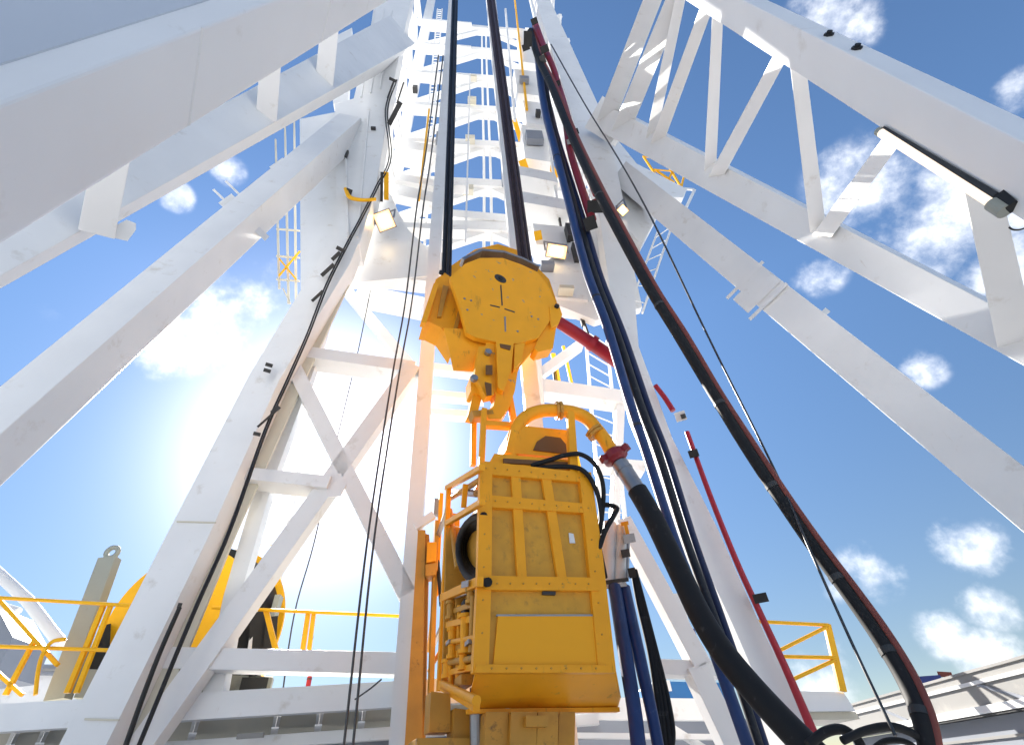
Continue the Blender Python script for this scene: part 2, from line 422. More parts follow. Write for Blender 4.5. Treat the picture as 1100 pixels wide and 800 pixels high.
stD, D0, D1 = strut((0, 468), 4.2, (376, 138), 8.25, 98, 34, .9, 46, 'broad white box strut crossing the left side below the near beam',
    [(246, 217, 34, 9, .20), (239, 213, 5, 22, .10), (252, 204, 5, 22, .10), (276, 246, 14, 26, .14), (300, 178, 44, 8, .18)])
stA, A0, A1 = strut((1100, 536), 5.2, (672, 190), 8.3, 60, 24, .9, None, 'slim white box strut crossing the right side with a bolted collar half way',
    [(812, 312, 30, 42, .40), (825, 324, 5, 49, .42), (800, 301, 5, 49, .41), (880, 341, 8, 22, .12)])

# ------------------------------------------------------------------ mast
DM, DB = 8.0, 11.0          # front and back planes
mast = thing('drilling_mast', (P(480, 790, 9).x, 9, 0), 'tall white lattice drilling mast rising behind the yellow machine', 'mast')
def member(name, a, b, w, h, mt='white', sec='box', bev=.008, w1=None):
    mb = MB(); mb.beam(a, b, w, h, sec=sec, t=.10, w1=w1); return mb.build(name, mt, mast, bev)
def pxm(name, x0, y0, x1, y1, d, wp, hd, d1=None, wp1=None, mt='white', sec='box'):
    a = P(x0, y0, d); b = P(x1, y1, d if d1 is None else d1)
    mb = MB(); mb.beam(a, b, wp * mpp(a), hd, w1=(wp if wp1 is None else wp1) * mpp(b), sec=sec, t=.10)
    return mb.build(name, mt, mast, .008)
# front legs
lowL0, lowL1 = P(72, 820, DM), P(366, 270, DM)
def leg_poly(name, pts, d, depth, mt='white'):
    mb = MB(); mb.plate([P(x, y, d) for x, y in pts], MN, depth); return mb.build(name, mt, mast, .012)
leg_poly('leg', [(52, 822), (176, 580), (268, 402), (341, 282), (352, 258), (386, 258), (376, 283), (300, 408), (222, 580), (103, 822)], DM, .55)
leg_poly('leg', [(360, 112), (380, 106), (412, -30), (448, -30), (421, 96), (403, 206), (386, 262), (362, 262)], DM + .02, .75)
for xa, xb, ya, yb in ((388, 402, 105, 10), (398, 412, 100, 10), (408, 421, 96, 12), (374, 370, 255, 125), (384, 396, 255, 120)):
    mb = MB(); mb.beam(P(xa, ya, DM), P(xb, yb, DM), .06, .08); mb.build('stiffener', 'white', mast, .006)
for x, y, w, h in ((370, 166, 7, 14), (355, 158, 6, 6), (401, 138, 5, 3)):
    p_ = P(x, y, DM - .05); s_ = mpp(p_); MB().box(p_, MX * w * s_ / 2, MN * .05, UP * h * s_ / 2).build('pad', 'dark_steel', mast, .01)
# inner flange of the left leg, set back behind the hose run
leg_poly('flange', [(136, 822), (240, 585), (312, 408), (366, 284), (380, 268), (386, 272), (318, 404), (250, 570), (208, 668), (150, 822)], DM + .6, .12)
leg_poly('flange', [(103, 822), (222, 580), (300, 408), (376, 285), (382, 290), (330, 402), (252, 575), (150, 822)], DM + .46, .06, 'cream')
leg_poly('leg', [(846, 806), (786, 668), (726, 540), (683, 440), (664, 372), (640, 205), (566, -30), (577, -30), (655, 140), (676, 250), (686, 372), (722, 470), (772, 570), (812, 660), (880, 800)], DM, .5)
# back legs
leg_poly('leg', [(214, 760), (240, 640), (275, 520), (322, 395), (350, 300), (366, 300), (338, 395), (292, 520), (258, 640), (236, 760)], 8.75, .25)
leg_poly('leg', [(445, 60), (468, -40), (474, -40), (456, 60), (430, 190), (404, 300), (388, 300), (420, 180)], DB, .3)
leg_poly('leg', [(640, 330), (604, 160), (584, 60), (560, -40), (568, -40), (596, 60), (620, 160), (660, 330)], DB, .35)
# guide rails
for (xa, xb, xc, xd) in ((482, 492, 417, 438), (521, 531, 600, 622)):
    leg_poly('guide_rail', [(xc, 804), (xa - (xc - xa) * .02, -16), (xb, -16), (xd, 804)] if xa < 500 else [(xc, 804), (xa, -16), (xb, -16), (xd, 804)], 8.4 - (.25 if xa > 500 else 0), .28)
# back face: girts every five metres with inverted V bracing and a centre post
def zpix(x, d, z):
    lo, hi = -300, 790
    for _ in range(40):
        m_ = (lo + hi) / 2
        if P(x, m_, d).z > z: lo = m_
        else: hi = m_
    return (lo + hi) / 2
levels = [16.0, 19.0, 22.5, 26.5, 31, 36, 41.5, 47]
def legx(side, y):
    t = [(445, 60), (468, -40), (425, 180), (398, 300)] if side < 0 else [(590, 60), (566, -40), (612, 160), (650, 330)]
    t.sort(key=lambda k: k[1])
    for (x0, y0), (x1, y1) in zip(t, t[1:]):
        if y <= y1: return x0 + (x1 - x0) * (y - y0) / (y1 - y0)
    return t[-1][0]
prev = None
for i, z in enumerate(levels):
    y = zpix(505, DB, z); xl, xr = legx(-1, y), legx(1, y)
    a = P(xl, y, DB + .1); b = P(xr, y, DB + .1); zz = (a.z + b.z) / 2; 
    c = (a + b) / 2; a.z = b.z = c.z = z + 1.7 * 0 + 0
    a.z = P(505, y, DB).z; b.z = a.z; c.z = a.z
    member('girt', a, b, .62, .55)
    if prev:
        pa, pb, pc = prev
        for s_, p in ((0, pa), (1, pb)):
            q0 = c + (p - pc) * .06 - UP * .2; q1 = p + UP * .28 + MN * .02
            member('diagonal_brace', q0, q1, .36, .3)
        member('center_post', pc + MX * .16 + MN * .28, c + MX * .16 + MN * .28, .12, .1); member('center_post', pc - MX * .16 + MN * .28, c - MX * .16 + MN * .28, .12, .1)
    # side bracing to the front legs
    if prev:
        for s_, (p, k) in ((-1, (prev[0], a)), (1, (prev[1], b))):
            fx = P(*( (legx(s_, y) + s_ * 8, y)), DB)
            off = -MN * 2.6 + MX * s_ * .25
            member('side_brace', p, k + off, .22, .2); member('side_girt', k, k + off, .3, .3)
    if prev:
        ma, mc = (prev[0] + a) / 2 - MN * .9, (prev[2] + c) / 2 - MN * .9
        member('girt', ma, ma + (mc - ma) * .8, .34, .4)
        mb_, mr = (prev[1] + b) / 2 - MN * .8, (prev[2] + c) / 2 - MN * .8
        member('girt', mb_, mb_ + (mr - mb_) * .38, .34, .5)
    prev = (a, b, c)
# arch over the working bay, with knee plates
leg_poly('knee_plate', [(372, 304), (388, 250), (410, 204), (420, 210), (428, 228), (438, 246), (454, 262), (470, 270), (484, 274), (484, 294)], DM + 1.2, .25)
leg_poly('knee_plate', [(690, 330), (672, 250), (655, 226), (622, 250), (606, 268), (588, 280), (575, 290), (575, 318), (640, 344)], DM + 1.2, .25)
pxm('girt', 392, 296, 462, 304, DM + 1.5, 16, .5); pxm('girt', 572, 318, 650, 330, DM + 1.5, 22, .5)
pxm('girt', 410, 205, 480, 220, DM + 2.0, 20, .4); pxm('girt', 470, 232, 560, 240, DB, 14, .4)
pxm('girt', 385, 318, 455, 332, DB, 20, .5)
# bottom girts and the X on the left
pxm('girt', 316, 383, 446, 401, 8.7, 15, .5, mt='white'); pxm('girt', 262, 514, 356, 524, 8.55, 14, .5)
pxm('girt', 455, 424, 520, 430, DB - .3, 8, .3); pxm('girt', 452, 444, 516, 448, DB - .3, 8, .3); pxm('girt', 455, 395, 510, 402, DB - .3, 9, .3)
pxm('girt', 172, 708, 432, 714, 8.62, 20, .35)
pxm('diagonal_brace', 150, 808, 444, 396, 8.55, 27, .3, wp1=17); pxm('diagonal_brace', 316, 396, 438, 640, 8.55, 15, .3, wp1=19)
pxm('diagonal_brace', 360, 298, 452, 408, DB - .3, 10, .25, wp1=12)
for y_, xa, xb in ((772, 91, 128), (560, 190, 232)):
    mb = MB(); mb.beam(P(xa, y_, 7.985), P(xb, y_ + 1, 7.985), .02, .02); mb.build('weld_seam', 'cream', mast)
leg_poly('gusset_plate', [(346, 518), (352, 510), (366, 508), (372, 520), (366, 532), (352, 534)], 8.38, .03)
# right hand lower bracing
pxm('girt', 576, 418, 672, 432, DB - .6, 17, .5)
pxm('diagonal_brace', 578, 404, 622, 372, DB - .6, 10, .25); pxm('post', 666, 428, 660, 560, DB - .6, 9, .3); pxm('post', 574, 384, 578, 440, DB - .8, 13, .3)
pxm('diagonal_brace', 668, 560, 752, 716, 8.6, 16, .3, wp1=20); pxm('diagonal_brace', 745, 716, 800, 830, 8.6, 22, .3, wp1=26)
pxm('girt', 704, 718, 772, 720, 8.72, 14, .4); pxm('post', 722, 640, 746, 716, 8.72, 12, .3); pxm('girt', 640, 500, 690, 504, DB - .6, 12, .4)
# plates and boxes of the upper joint, left
leg_poly('joint_plate', [(322, 128), (364, 120), (368, 262), (346, 284), (323, 322)], DM + .3, .3)
leg_poly('joint_plate', [(352, 70), (358, 40), (378, 30), (374, 108), (358, 112)], DM + .5, .3)
leg_poly('joint_plate', [(655, 140), (684, 176), (738, 203), (734, 212), (700, 212), (706, 232), (690, 262), (664, 238), (640, 160)], DM + .45, .3)
# climbing ladder and cable tray up the back of the mast
la0, la1, lb0, lb1 = P(447, 262, DB - .5), P(470, 10, DB - .5), P(456, 263, DB - .5), P(475, 10, DB - .5)
for p_, q_ in ((la0, la1), (lb0, lb1)):
    mb = MB(); mb.beam(p_, q_, .09, .09); mb.build('ladder_rail', 'white', mast)
mb = MB()
for k in range(60):
    f = (k + .5) / 60; mb.beam(la0 + (la1 - la0) * f, lb0 + (lb1 - lb0) * f, .05, .05)
mb.build('ladder_rungs', 'white', mast)
for (x0, y0, x1, y1, w_, mt_) in ((450, 215, 461, 118, 2.2, 'rail_yellow'), (500, 262, 505, 80, 2, 'white'), (540, 200, 533, 60, 1.6, 'grey_panel'), (553, 130, 543, 10, 3, 'white'), (566, 118, 553, 0, 2.4, 'rail_yellow'), (600, 230, 586, 120, 3, 'white'), (612, 300, 600, 230, 2.5, 'dark_steel'), (632, 360, 606, 288, 2, 'dark_steel'), (626, 350, 600, 262, 1.8, 'dark_steel')):
    a_, b_ = P(x0, y0, DB - 1.6), P(x1, y1, DB - 1.6); mb = MB(); mb.beam(a_, b_, w_ * mpp(a_), .1); mb.build('conduit', mt_, mast)
for (pts_, dd_) in (([(426, 186), (484, 196), (484, 203), (424, 193)], DB - 1.2), ([(432, 150), (478, 158), (478, 166), (430, 158)], DB - 1.1), ([(546, 176), (596, 186), (600, 196), (548, 186)], DB - 1.8), ([(552, 204), (606, 214), (612, 226), (556, 216)], DB - 2.0)):
    leg_poly('platform', pts_, dd_, .9)
for (x, y, w_, h_, dd_, mt_) in ((575, 50, 6, 5, 9.4, 'dark_steel'), (563, 86, 10, 6, 9.3, 'grey_panel'), (578, 122, 5, 5, 9.3, 'dark_steel'), (574, 148, 18, 16, 9.5, 'grey_panel'), (612, 250, 8, 18, 9.1, 'dark_steel'), (618, 272, 5, 20, 9.1, 'dark_steel'), (588, 286, 14, 5, 9.0, 'grey_panel'), (470, 150, 3, 20, 10, 'grey_panel'), (446, 96, 5, 6, 10, 'dark_steel'), (440, 40, 4, 7, 10, 'lug_black'), (608, 312, 16, 4, 8.9, 'cream'), (508, 84, 8, 5, 10.6, 'cream'), (507, 108, 9, 6, 10.6, 'cream'), (505, 150, 10, 7, 10.6, 'cream'), (503, 204, 11, 8, 10.6, 'cream')):
    p_ = P(x, y, dd_); q_ = mpp(p_); MB().box(p_, MX * w_ * q_ / 2, MN * .15, UP * h_ * q_ / 2 * 1.3).build('fitting', mt_, mast, .01)
# crown side boxes, right
for x0, y0, x1, y1, dd in ((556, 30, 578, 66, DM + 1.6), (552, 74, 584, 100, DM + 1.5), (562, 108, 590, 132, DM + 1.5), (560, 134, 588, 170, DM + 1.7), (572, 240, 612, 262, DM + 1.3), (578, 292, 628, 318, DM + 1.1)):
    leg_poly('equipment_box', [(x0, y0), (x1, y0 + 4), (x1 + 4, y1 + 4), (x0 + 4, y1)], dd, .8, 'white')

# ------------------------------------------------------------------ top drive
TY = 22.0
TE = Vector((math.cos(R(TY)), math.sin(R(TY)), 0)); TN = Vector((-TE.y, TE.x, 0))      # along the front, into the machine
_c = P(511, 760, 0) if False else None
_r = ray(511, 760); TO = EYE + _r * (5.5 / _r.y)                                     # lower left front corner
D0T = (TO - EYE).dot(TN)
def T(x, y, b=0.0):
    """point of the front plane (moved b metres into the machine) behind a photo pixel"""
    r = ray(x, y); return EYE + r * ((D0T + b) / r.dot(TN))
def LT(a, b, z): return TO + TE * a + TN * b + UP * z
def loc(p): q = p - TO; return q.dot(TE), q.dot(TN), q.z
TW = loc(T(660, 758))[0]; TH = loc(T(520, 496))[2]
td = thing('top_drive', LT(TW / 2, .8, -1.2), 'big yellow top drive machine in a caged frame hanging in the middle', 'top drive')
def tq(mb, pts, th, b=0.0):
    return mb.plate([T(x, y, b) for x, y in pts], TN, th)
def tpart(name, pts, th, b=0.0, mt='yellow', bev=.008):
    return tq(MB(), pts, th, b).build(name, mt, td, bev)
# front frame (posts, rails)
tpart('frame_post', [(516, 496), (529, 498), (528, 620), (525, 722), (508, 722), (513, 620)], .09, -.03)
tpart('frame_post', [(622, 506), (635, 507), (648, 600), (662, 722), (643, 722), (633, 610)], .09, -.03)
tpart('frame_rail', [(520, 495), (632, 508), (633, 518), (520, 509)], .08, -.022)
tpart('frame_rail', [(520, 531), (634, 541), (636, 551), (520, 544)], .08, -.026)
tpart('frame_rail', [(520, 618), (642, 620), (645, 634), (519, 633)], .10, -.045)
tpart('frame_rail', [(512, 713), (652, 714), (654, 722), (510, 722)], .10, -.05)
for a, b in (((549, 509), (556, 620)), ((582, 512), (599, 621))):
    tpart('mullion', [(a[0], a[1]), (a[0] + 10, a[1] + 1), (b[0] + 10, b[1]), (b[0], b[1])], .05, -.012)
tpart('mesh_panel', [(522, 505), (630, 514), (643, 622), (524, 622)], .03, .045, 'yellow_mesh', 0)
tpart('front_panel', [(522, 630), (644, 631), (652, 716), (520, 716)], .05, .02, 'yellow_grease_shade' if False else 'yellow_mesh', 0)
tpart('blank_plate', [(535, 661), (638, 661), (643.5, 714), (530, 713)], .03, -.012, 'yellow_plate', .003)
tpart('plate_rim', [(533.5, 659.5), (639.5, 659.5), (640, 661.4), (533, 661.4)], .02, -.014, 'steel', 0)
tpart('notice', [(611, 572), (616, 573), (618, 583), (612, 583)], .006, .03, 'white', 0)
# flared belly under the front panel: slopes back and down
mb = MB()
mb.loft([[T(510, 721, 0), T(662, 721, 0), T(662, 721, 1.3), T(510, 721, 1.3)], [T(504, 750, .42), T(667, 748, .42), T(667, 748, 1.4), T(504, 750, 1.4)], [T(506, 762, .66), T(664, 760, .66), T(662, 760, 1.4), T(506, 762, 1.4)]])
mb.build('belly_pan', 'yellow', td, .02)
tq(MB(), [(502, 761), (665.5, 759), (666, 764), (503, 766)], .08, .60).build('belly_lip', 'yellow', td, .006)
# core of the machine, filled out dark to block light through the cage
DEP = 1.5
mb = MB(); z0, z1 = .45, TH - .25
mb.box(LT(TW * .52, .80, (z0 + z1) / 2), TE * TW * .34, TN * .66, UP * (z1 - z0) / 2)
mb.build('gear_housing', 'yellow_grease_shade', td, .04)
mb = MB()
for k in range(3):
    mb.lathe(LT(TW * .55, .75, TH - .3), UP, [(0, .52), (.12, .52), (.12, .46), (.3, .46), (.3, .3), (.42, .26), (.42, .02)], 28) if k == 0 else None
mb.build('motor_housing', 'yellow', td, .01)
MB().box(LT(TW * .5, 1.52, (z0 + z1) / 2), TE * TW * .5, TN * .02, UP * (z1 - z0) / 2).build('shade_panel', 'yellow_grease_shade', td, .01)  # added dark sheet closing the cage, stands for its shaded interior
# left side frame
def side(b0, z0, b1, z1, w, a0=0.0, a1=0.0, mt='yellow', name='side_rail', h=.07):
    mb = MB(); mb.beam(LT(a0, b0, z0), LT(a1, b1, z1), w, h, ref=TE); return mb.build(name, mt, td, .006)
def sp(x, y, a=0.0):
    """point of the left side plane behind a pixel -> (b, z)"""
    r = ray(x, y); tt = ((TO + TE * a - EYE).dot(TE)) / r.dot(TE); q = EYE + r * tt - TO
    return q.dot(TN), q.z
def sidepx(x0, y0, x1, y1, w, a=.02, mt='yellow', name='side_rail', h=.07):
    b0, z0 = sp(x0, y0, a); b1, z1 = sp(x1, y1, a)
    return side(b0, z0, b1, z1, w, a, a, mt, name, h)
sidepx(482, 524, 472, 742, .085, name='side_post'); sidepx(518, 502, 480, 524, .07); sidepx(518, 539, 480, 562, .07); sidepx(516, 624, 475, 642, .10)
sidepx(512, 757, 474, 735, .10, name='side_rail'); sidepx(500, 520, 498, 545, .05)
sidepx(492, 640, 488, 735, .10, .12, 'yellow_grease_shade', 'side_post'); sidepx(505, 655, 503, 720, .12, .16, 'yellow', 'pump_body', .12)
sidepx(478, 660, 512, 648, .06, .1, 'yellow_grease_shade'); sidepx(478, 700, 510, 690, .06, .1, 'yellow_grease_shade'); sidepx(477, 672, 510, 664, .07, .06); sidepx(476, 724, 510, 716, .06, .08)
for (x, y, l, rr, mt) in ((486, 690, .34, .055, 'yellow'), (500, 680, .4, .06, 'yellow'), (484, 655, .22, .05, 'yellow_grease_shade'), (498, 708, .2, .05, 'yellow'), (481, 718, .2, .06, 'yellow'), (506, 640, .16, .05, 'yellow_grease_shade')):
    b, z = sp(x, y, .04); p = LT(.04, b, z)
    MB().lathe(p - UP * l / 2, UP, [(0, rr * 1.35), (.04, rr * 1.35), (.04, rr), (l - .04, rr), (l - .04, rr * 1.35), (l, rr * 1.35)], 14).build('hydraulic_valve', mt, td)
for x, y in ((482, 690), (503, 690)):
    b, z = sp(x, y, -.01); p = LT(-.01, b, z)
    MB().box(p, TN * .08, TE * .02, UP * .02).build('clamp', 'steel', td, .004)
for (x0, y0, x1, y1, r_, a, mt) in ((484, 640, 484, 735, .03, .06, 'yellow'), (494, 650, 492, 728, .035, .10, 'yellow'), (508, 640, 506, 700, .03, .03, 'yellow_grease_shade'), (480, 690, 511, 684, .028, .02, 'yellow'), (478, 712, 512, 706, .035, .05, 'yellow_grease_shade'),
        (484, 535, 516, 515, .04, .12, 'yellow_grease_shade'), (488, 528, 512, 530, .05, .16, 'steel'), (483, 548, 492, 610, .045, .1, 'yellow_grease_shade'), (490, 640, 515, 632, .03, .08, 'steel'), (476, 735, 512, 752, .045, -.02, 'yellow'),
        (467, 640, 461, 700, .04, .2, 'yellow_grease_shade'), (463, 700, 476, 668, .035, .2, 'steel'), (461, 720, 478, 690, .03, .15, 'yellow'), (470, 600, 474, 650, .03, .1, 'lug_black')):
    b0, z0_ = sp(x0, y0, a); b1, z1_ = sp(x1, y1, a); q0, q1 = LT(a, b0, z0_), LT(a, b1, z1_)
    MB().tube([q0, (q0 + q1) / 2, q1], r_, 10).build('pipe', mt, td)
for (x, y, w_, h_, a, mt) in ((489, 672, .16, .14, .1, 'yellow_grease_shade'), (503, 655, .18, .2, .14, 'lug_black'), (482, 650, .14, .12, .12, 'yellow_grease_shade'), (498, 732, .3, .1, .1, 'yellow_grease_shade'), (488, 560, .16, .2, .2, 'yellow_grease_shade'), (505, 700, .12, .16, .12, 'lug_black'), (470, 545, .1, .3, .1, 'grey_panel')):
    b, z = sp(x, y, a); MB().box(LT(a, b, z), TN * w_ / 2, TE * .07, UP * h_ / 2).build('control_box', mt, td, .012)
mb = MB()
def bolt(x, y, b=-.03, r_=.010): mb.lathe(T(x, y, b), -TN, [(0, r_), (.014, r_)], 6)
for k in range(7):
    f = k / 6; bolt(522 - 5 * f, 503 + 212 * f, -.03); bolt(628 + 22 * f, 512 + 203 * f, -.03)
for k in range(8):
    f = k / 7; bolt(534 + 98 * f, 626.5 + .5 * f, -.045); bolt(528 + 112 * f, 717.5, -.05); bolt(532 + 92 * f, 538 + 7 * f, -.026); bolt(532 + 90 * f, 503 + 10 * f, -.022)
mb.build('bolts', 'yellow_grease_shade', td)
tpart('panel_edge', [(531, 714.2), (644, 714.6), (644.4, 716), (530.6, 715.6)], .02, -.02, 'dark_steel', 0)
tpart('latch', [(583, 634.5), (597, 634.8), (597, 638.5), (583, 638)], .03, -.02, 'dark_steel', .004)
sidepx(496, 628, 503, 626, .07, -.05, 'steel', 'clamp_plate', .01)
# slim rear members and black hose coil on the left side
sidepx(469, 560, 462, 760, .12, .05, 'yellow_grease_shade', 'rear_post')
sidepx(474, 530, 468, 640, .07, .10, 'yellow', 'rear_post'); sidepx(462, 600, 480, 548, .06, .08, 'steel', 'strut_bar')
mb = MB()
for k in range(5):
    pts = []
    for j in range(15):
        a = math.pi * (.48 + 1.1 * j / 14)
        x = 518 + (24 - k * 2.2) * math.cos(a) * 1.05; y = 590 + (36 - k * 3) * -math.sin(a)
        b, z = sp(x, y, .12 + .045 * k); pts.append(LT(.12 + .045 * k, b, z))
    mb.tube(pts, .05, 10)
mb.build('hose_coil', 'black_rubber', td)
# lower gear: grabber and stem below the belly, dark yellow
mb = MB()
for x0, x1, b in ((522, 546, .45), (549, 577, .38), (578, 600, .38), (601, 618, .5)):
    tq(mb, [(x0, 764), (x1, 764), (x1 - 1, 812), (x0 - 2, 812)], .45, b)
mb.build('grabber_block', 'yellow_grease_shade', td, .02)
tpart('grabber_block', [(565, 768), (590, 768), (589, 780), (565, 780)], .1, .3, 'yellow_grease_shade')
tpart('grabber_block', [(448, 792), (520, 792), (520, 820), (446, 820)], .5, .8, 'yellow_grease_shade')
tpart('grabber_block', [(463, 742), (484, 745), (484, 786), (461, 786)], .3, 1.0, 'yellow_grease_shade')
tpart('grabber_block', [(488, 760), (520, 764), (520, 800), (486, 800)], .3, .9, 'yellow_grease_shade')
mb = MB()
for x in (512, 545): mb.lathe(T(x, 800, .7), UP, [(0, .07), (.5, .07)], 14)
mb.build('stem', 'steel', td)
# roof: motor hood, top frame, gooseneck
tq(MB(), [(531, 487), (612, 494), (612, 509), (524, 500)], .9, .1).build('roof_box', 'yellow', td, .02)
tq(MB(), [(550, 456), (612, 462), (614, 492), (543, 486)], .6, .35).build('motor_hood', 'yellow', td, .05)
mb = MB(); tq(mb, [(573, 483), (577, 474), (586, 468), (602, 470), (608, 477), (609, 487)], .03, .325)
mb.build('opening_shade', 'hollow_shade', td)  # flat dark plate, shade of the hood opening as colour
tpart('slot_shade', [(541, 492), (610, 496), (610, 500), (541, 497)], .05, .07, 'hollow_shade', 0)  # dark strip painted as the shade of a slot
tpart('frame_post', [(610, 441), (617, 442), (622, 512), (613, 512)], .07, -.01)
def tt(pts, r, name, mt, parent=td, n=12, sub=8, r1=None):
    p = spline([T(*k) for k in pts], sub); return MB().tube(p, r, n, r1).build(name, mt, parent)
neck = tt([(549, 496, .45), (551, 474, .45), (557, 457, .42), (568, 446, .36), (584, 441, .3), (600, 441, .25), (616, 443, .2), (630, 449, .15), (640, 460, .1), (650, 473, .05), (657, 485, .0)], .105, 'gooseneck', 'yellow', n=16)
for a, b in (((597, 441, .26), (603, 441, .24)), ((637, 462, .1), (644, 470, .08))):
    pa, pb = T(*a), T(*b); d = (pb - pa).normalized()
    MB().lathe(pa, d, [(0, .15), (.04, .15), (.04, .125), (.055, .125), (.055, .15), (.10, .15)], 8).build('flange', 'yellow_grease_shade', neck, .004)
# black hoses over the right shoulder
for k, pts in enumerate(([(570, 500, .1), (590, 494, .05), (606, 489, .0), (624, 488, -.1), (640, 500, -.1), (648, 525, -.05), (645, 570, .1), (640, 640, .3)],
                         [(575, 503, .1), (605, 501, .02), (626, 505, -.08), (640, 525, -.06), (646, 555, 0), (643, 580, .1), (650, 620, .4)],
                         [(643, 590, .0), (650, 570, -.05), (660, 552, -.05), (662, 545, 0), (648, 543, .1), (644, 560, .15)])):
    tt(pts, .034, 'hydraulic_hose', 'black_rubber', n=10)
# bail arms up to the hook
mb = MB(); mb.beam(T(517, 500, .5), T(520, 440, .55), .085, .1, ref=TN); mb.build('bail_arm', 'yellow', td, .02)
mb = MB(); mb.beam(T(508, 500, .9), T(509, 446, .8), .085, .1, ref=TN); mb.build('bail_arm', 'yellow', td, .02)
mb = MB(); mb.beam(T(555, 470, .7), T(547, 425, .7), .10, .1, ref=TN); mb.build('bail_arm', 'yellow', td, .02)
mb = MB(); mb.beam(T(520, 456, .55), T(550, 458, .6), .11, .12, ref=TN); mb.build('bail_bar', 'yellow', td, .02)
mb = MB(); mb.beam(T(506, 448, .7), T(528, 446, .7), .14, .2, ref=TN); mb.build('bail_bar', 'yellow_grease_shade', td, .03)

# ------------------------------------------------------------------ travelling block
BD = .55
tb = thing('travelling_block', T(540, 440, BD + .3), 'rounded yellow travelling block with a dark oval hole and a hook below', 'pulley block')
def bpart(name, pts, th, b, mt='yellow_worn', bev=.02):
    return tq(MB(), pts, th, BD + b).build(name, mt, tb, bev)
face = [(483, 298), (500, 283), (516, 277), (540, 277), (560, 284), (577, 292), (590, 309), (598, 330), (590, 346), (578, 363), (556, 369), (536, 368), (510, 362), (501, 357), (495, 333), (489, 315)]
bpart('cheek_plate', face, .10, 0, bev=.03)
# sheaves inside, their rims show over the top
cpt = T(540, 322, BD + .5)
mb = MB()
for k in range(4):
    mb.lathe(cpt + TN * (-.32 + k * .2), TN, [(0, .80), (.03, .88), (.05, .82), (.10, .82), (.12, .88), (.15, .80)], 40)
mb.build('sheave', 'yellow_worn', tb)
bpart('back_cheek', [(478, 290), (510, 268), (535, 262), (560, 270), (590, 300), (600, 330), (580, 362), (520, 372), (490, 352)], .08, 1.05)
# steel-grey band over the top edge of the face
mb = MB()
for (x0, y0), (x1, y1) in zip([(496, 282), (516, 272), (540, 274), (560, 281)], [(516, 272), (540, 274), (560, 281), (578, 290)]):
    mb.beam(T(x0, y0, BD + .12), T(x1, y1, BD + .12), .07, .2, ref=TN)
mb.build('rim_band', 'steel', tb)
# left guards
bpart('side_guard', [(468, 300), (478, 293), (487, 300), (497, 330), (488, 372), (474, 352), (462, 346), (455, 345)], .5, .35, 'yellow', .03)
bpart('guard_bar', [(466, 304), (472, 304), (458, 347), (452, 346)], .12, .2, 'yellow', .01)
bpart('guard_bar', [(476, 306), (482, 308), (474, 340), (470, 340)], .1, .3, 'yellow_grease_shade', .01)
bpart('guard_bar', [(492, 334), (496, 336), (488, 364), (485, 362)], .06, .28, 'yellow_grease_shade', .006)
# right ear
bpart('ear_plate', [(590, 328), (600, 326), (604, 338), (600, 348), (592, 352)], .2, -.02, 'yellow_worn', .015)
bpart('ear_bracket', [(586, 344), (598, 348), (594, 374), (578, 378), (574, 374)], .25, .05, 'yellow', .015)
for x, y, b in ((474, 293, .3), (598, 329, -.05)):
    MB().lathe(T(x, y, BD + b), -TN, [(-.02, .05), (.03, .05)], 12).build('bolt', 'lug_black', tb)
# lower wedge
mb = MB()
mb.loft([[T(476, 352, BD + .15), T(588, 358, BD + .06), T(588, 358, BD + 1.0), T(476, 352, BD + 1.0)], [T(487, 398, BD + .35), T(552, 402, BD + .2), T(552, 402, BD + .85), T(487, 398, BD + .85)]])
mb.build('lower_body', 'yellow', tb, .03)
# dark pin, engraved lines and rivets on the face
mb = MB()
oval = []
c0 = T(537.5, 299.5, BD)
for k in range(24):
    a = 2 * math.pi * k / 24; oval.append(c0 + TE * .125 * math.cos(a) + UP * (.115 * math.sin(a) - .03 * math.cos(a)))
mb.plate([p - TN * .012 for p in oval], TN, .02); mb.build('pin_hole', 'dark_steel', tb)
mb = MB()
oval2 = [c0 + (p - c0) * .4 for p in oval]
mb.plate([p - TN * .03 for p in oval2], TN, .03); mb.build('pin', 'lug_black', tb)
bpart('groove', [(537.3, 306), (538.7, 306), (540.2, 328), (538.8, 328)], .006, -.005, 'dark_steel', 0)
bpart('groove', [(526.5, 327), (537, 329.4), (537, 330.6), (526.5, 328.2)], .006, -.005, 'dark_steel', 0)
bpart('groove', [(542, 331), (553, 334.6), (553, 335.8), (542, 332.2)], .006, -.005, 'dark_steel', 0)
bpart('groove', [(541.6, 340), (543.4, 340), (543.8, 356), (542.2, 356)], .006, -.004, 'steel', 0)
for x, y in ((499, 321), (506, 323), (571, 340), (578, 343), (502, 333), (556, 356)):
    MB().lathe(T(x, y, BD), -TN, [(-.01, .022), (.012, .022)], 10).build('rivet', 'steel', tb)
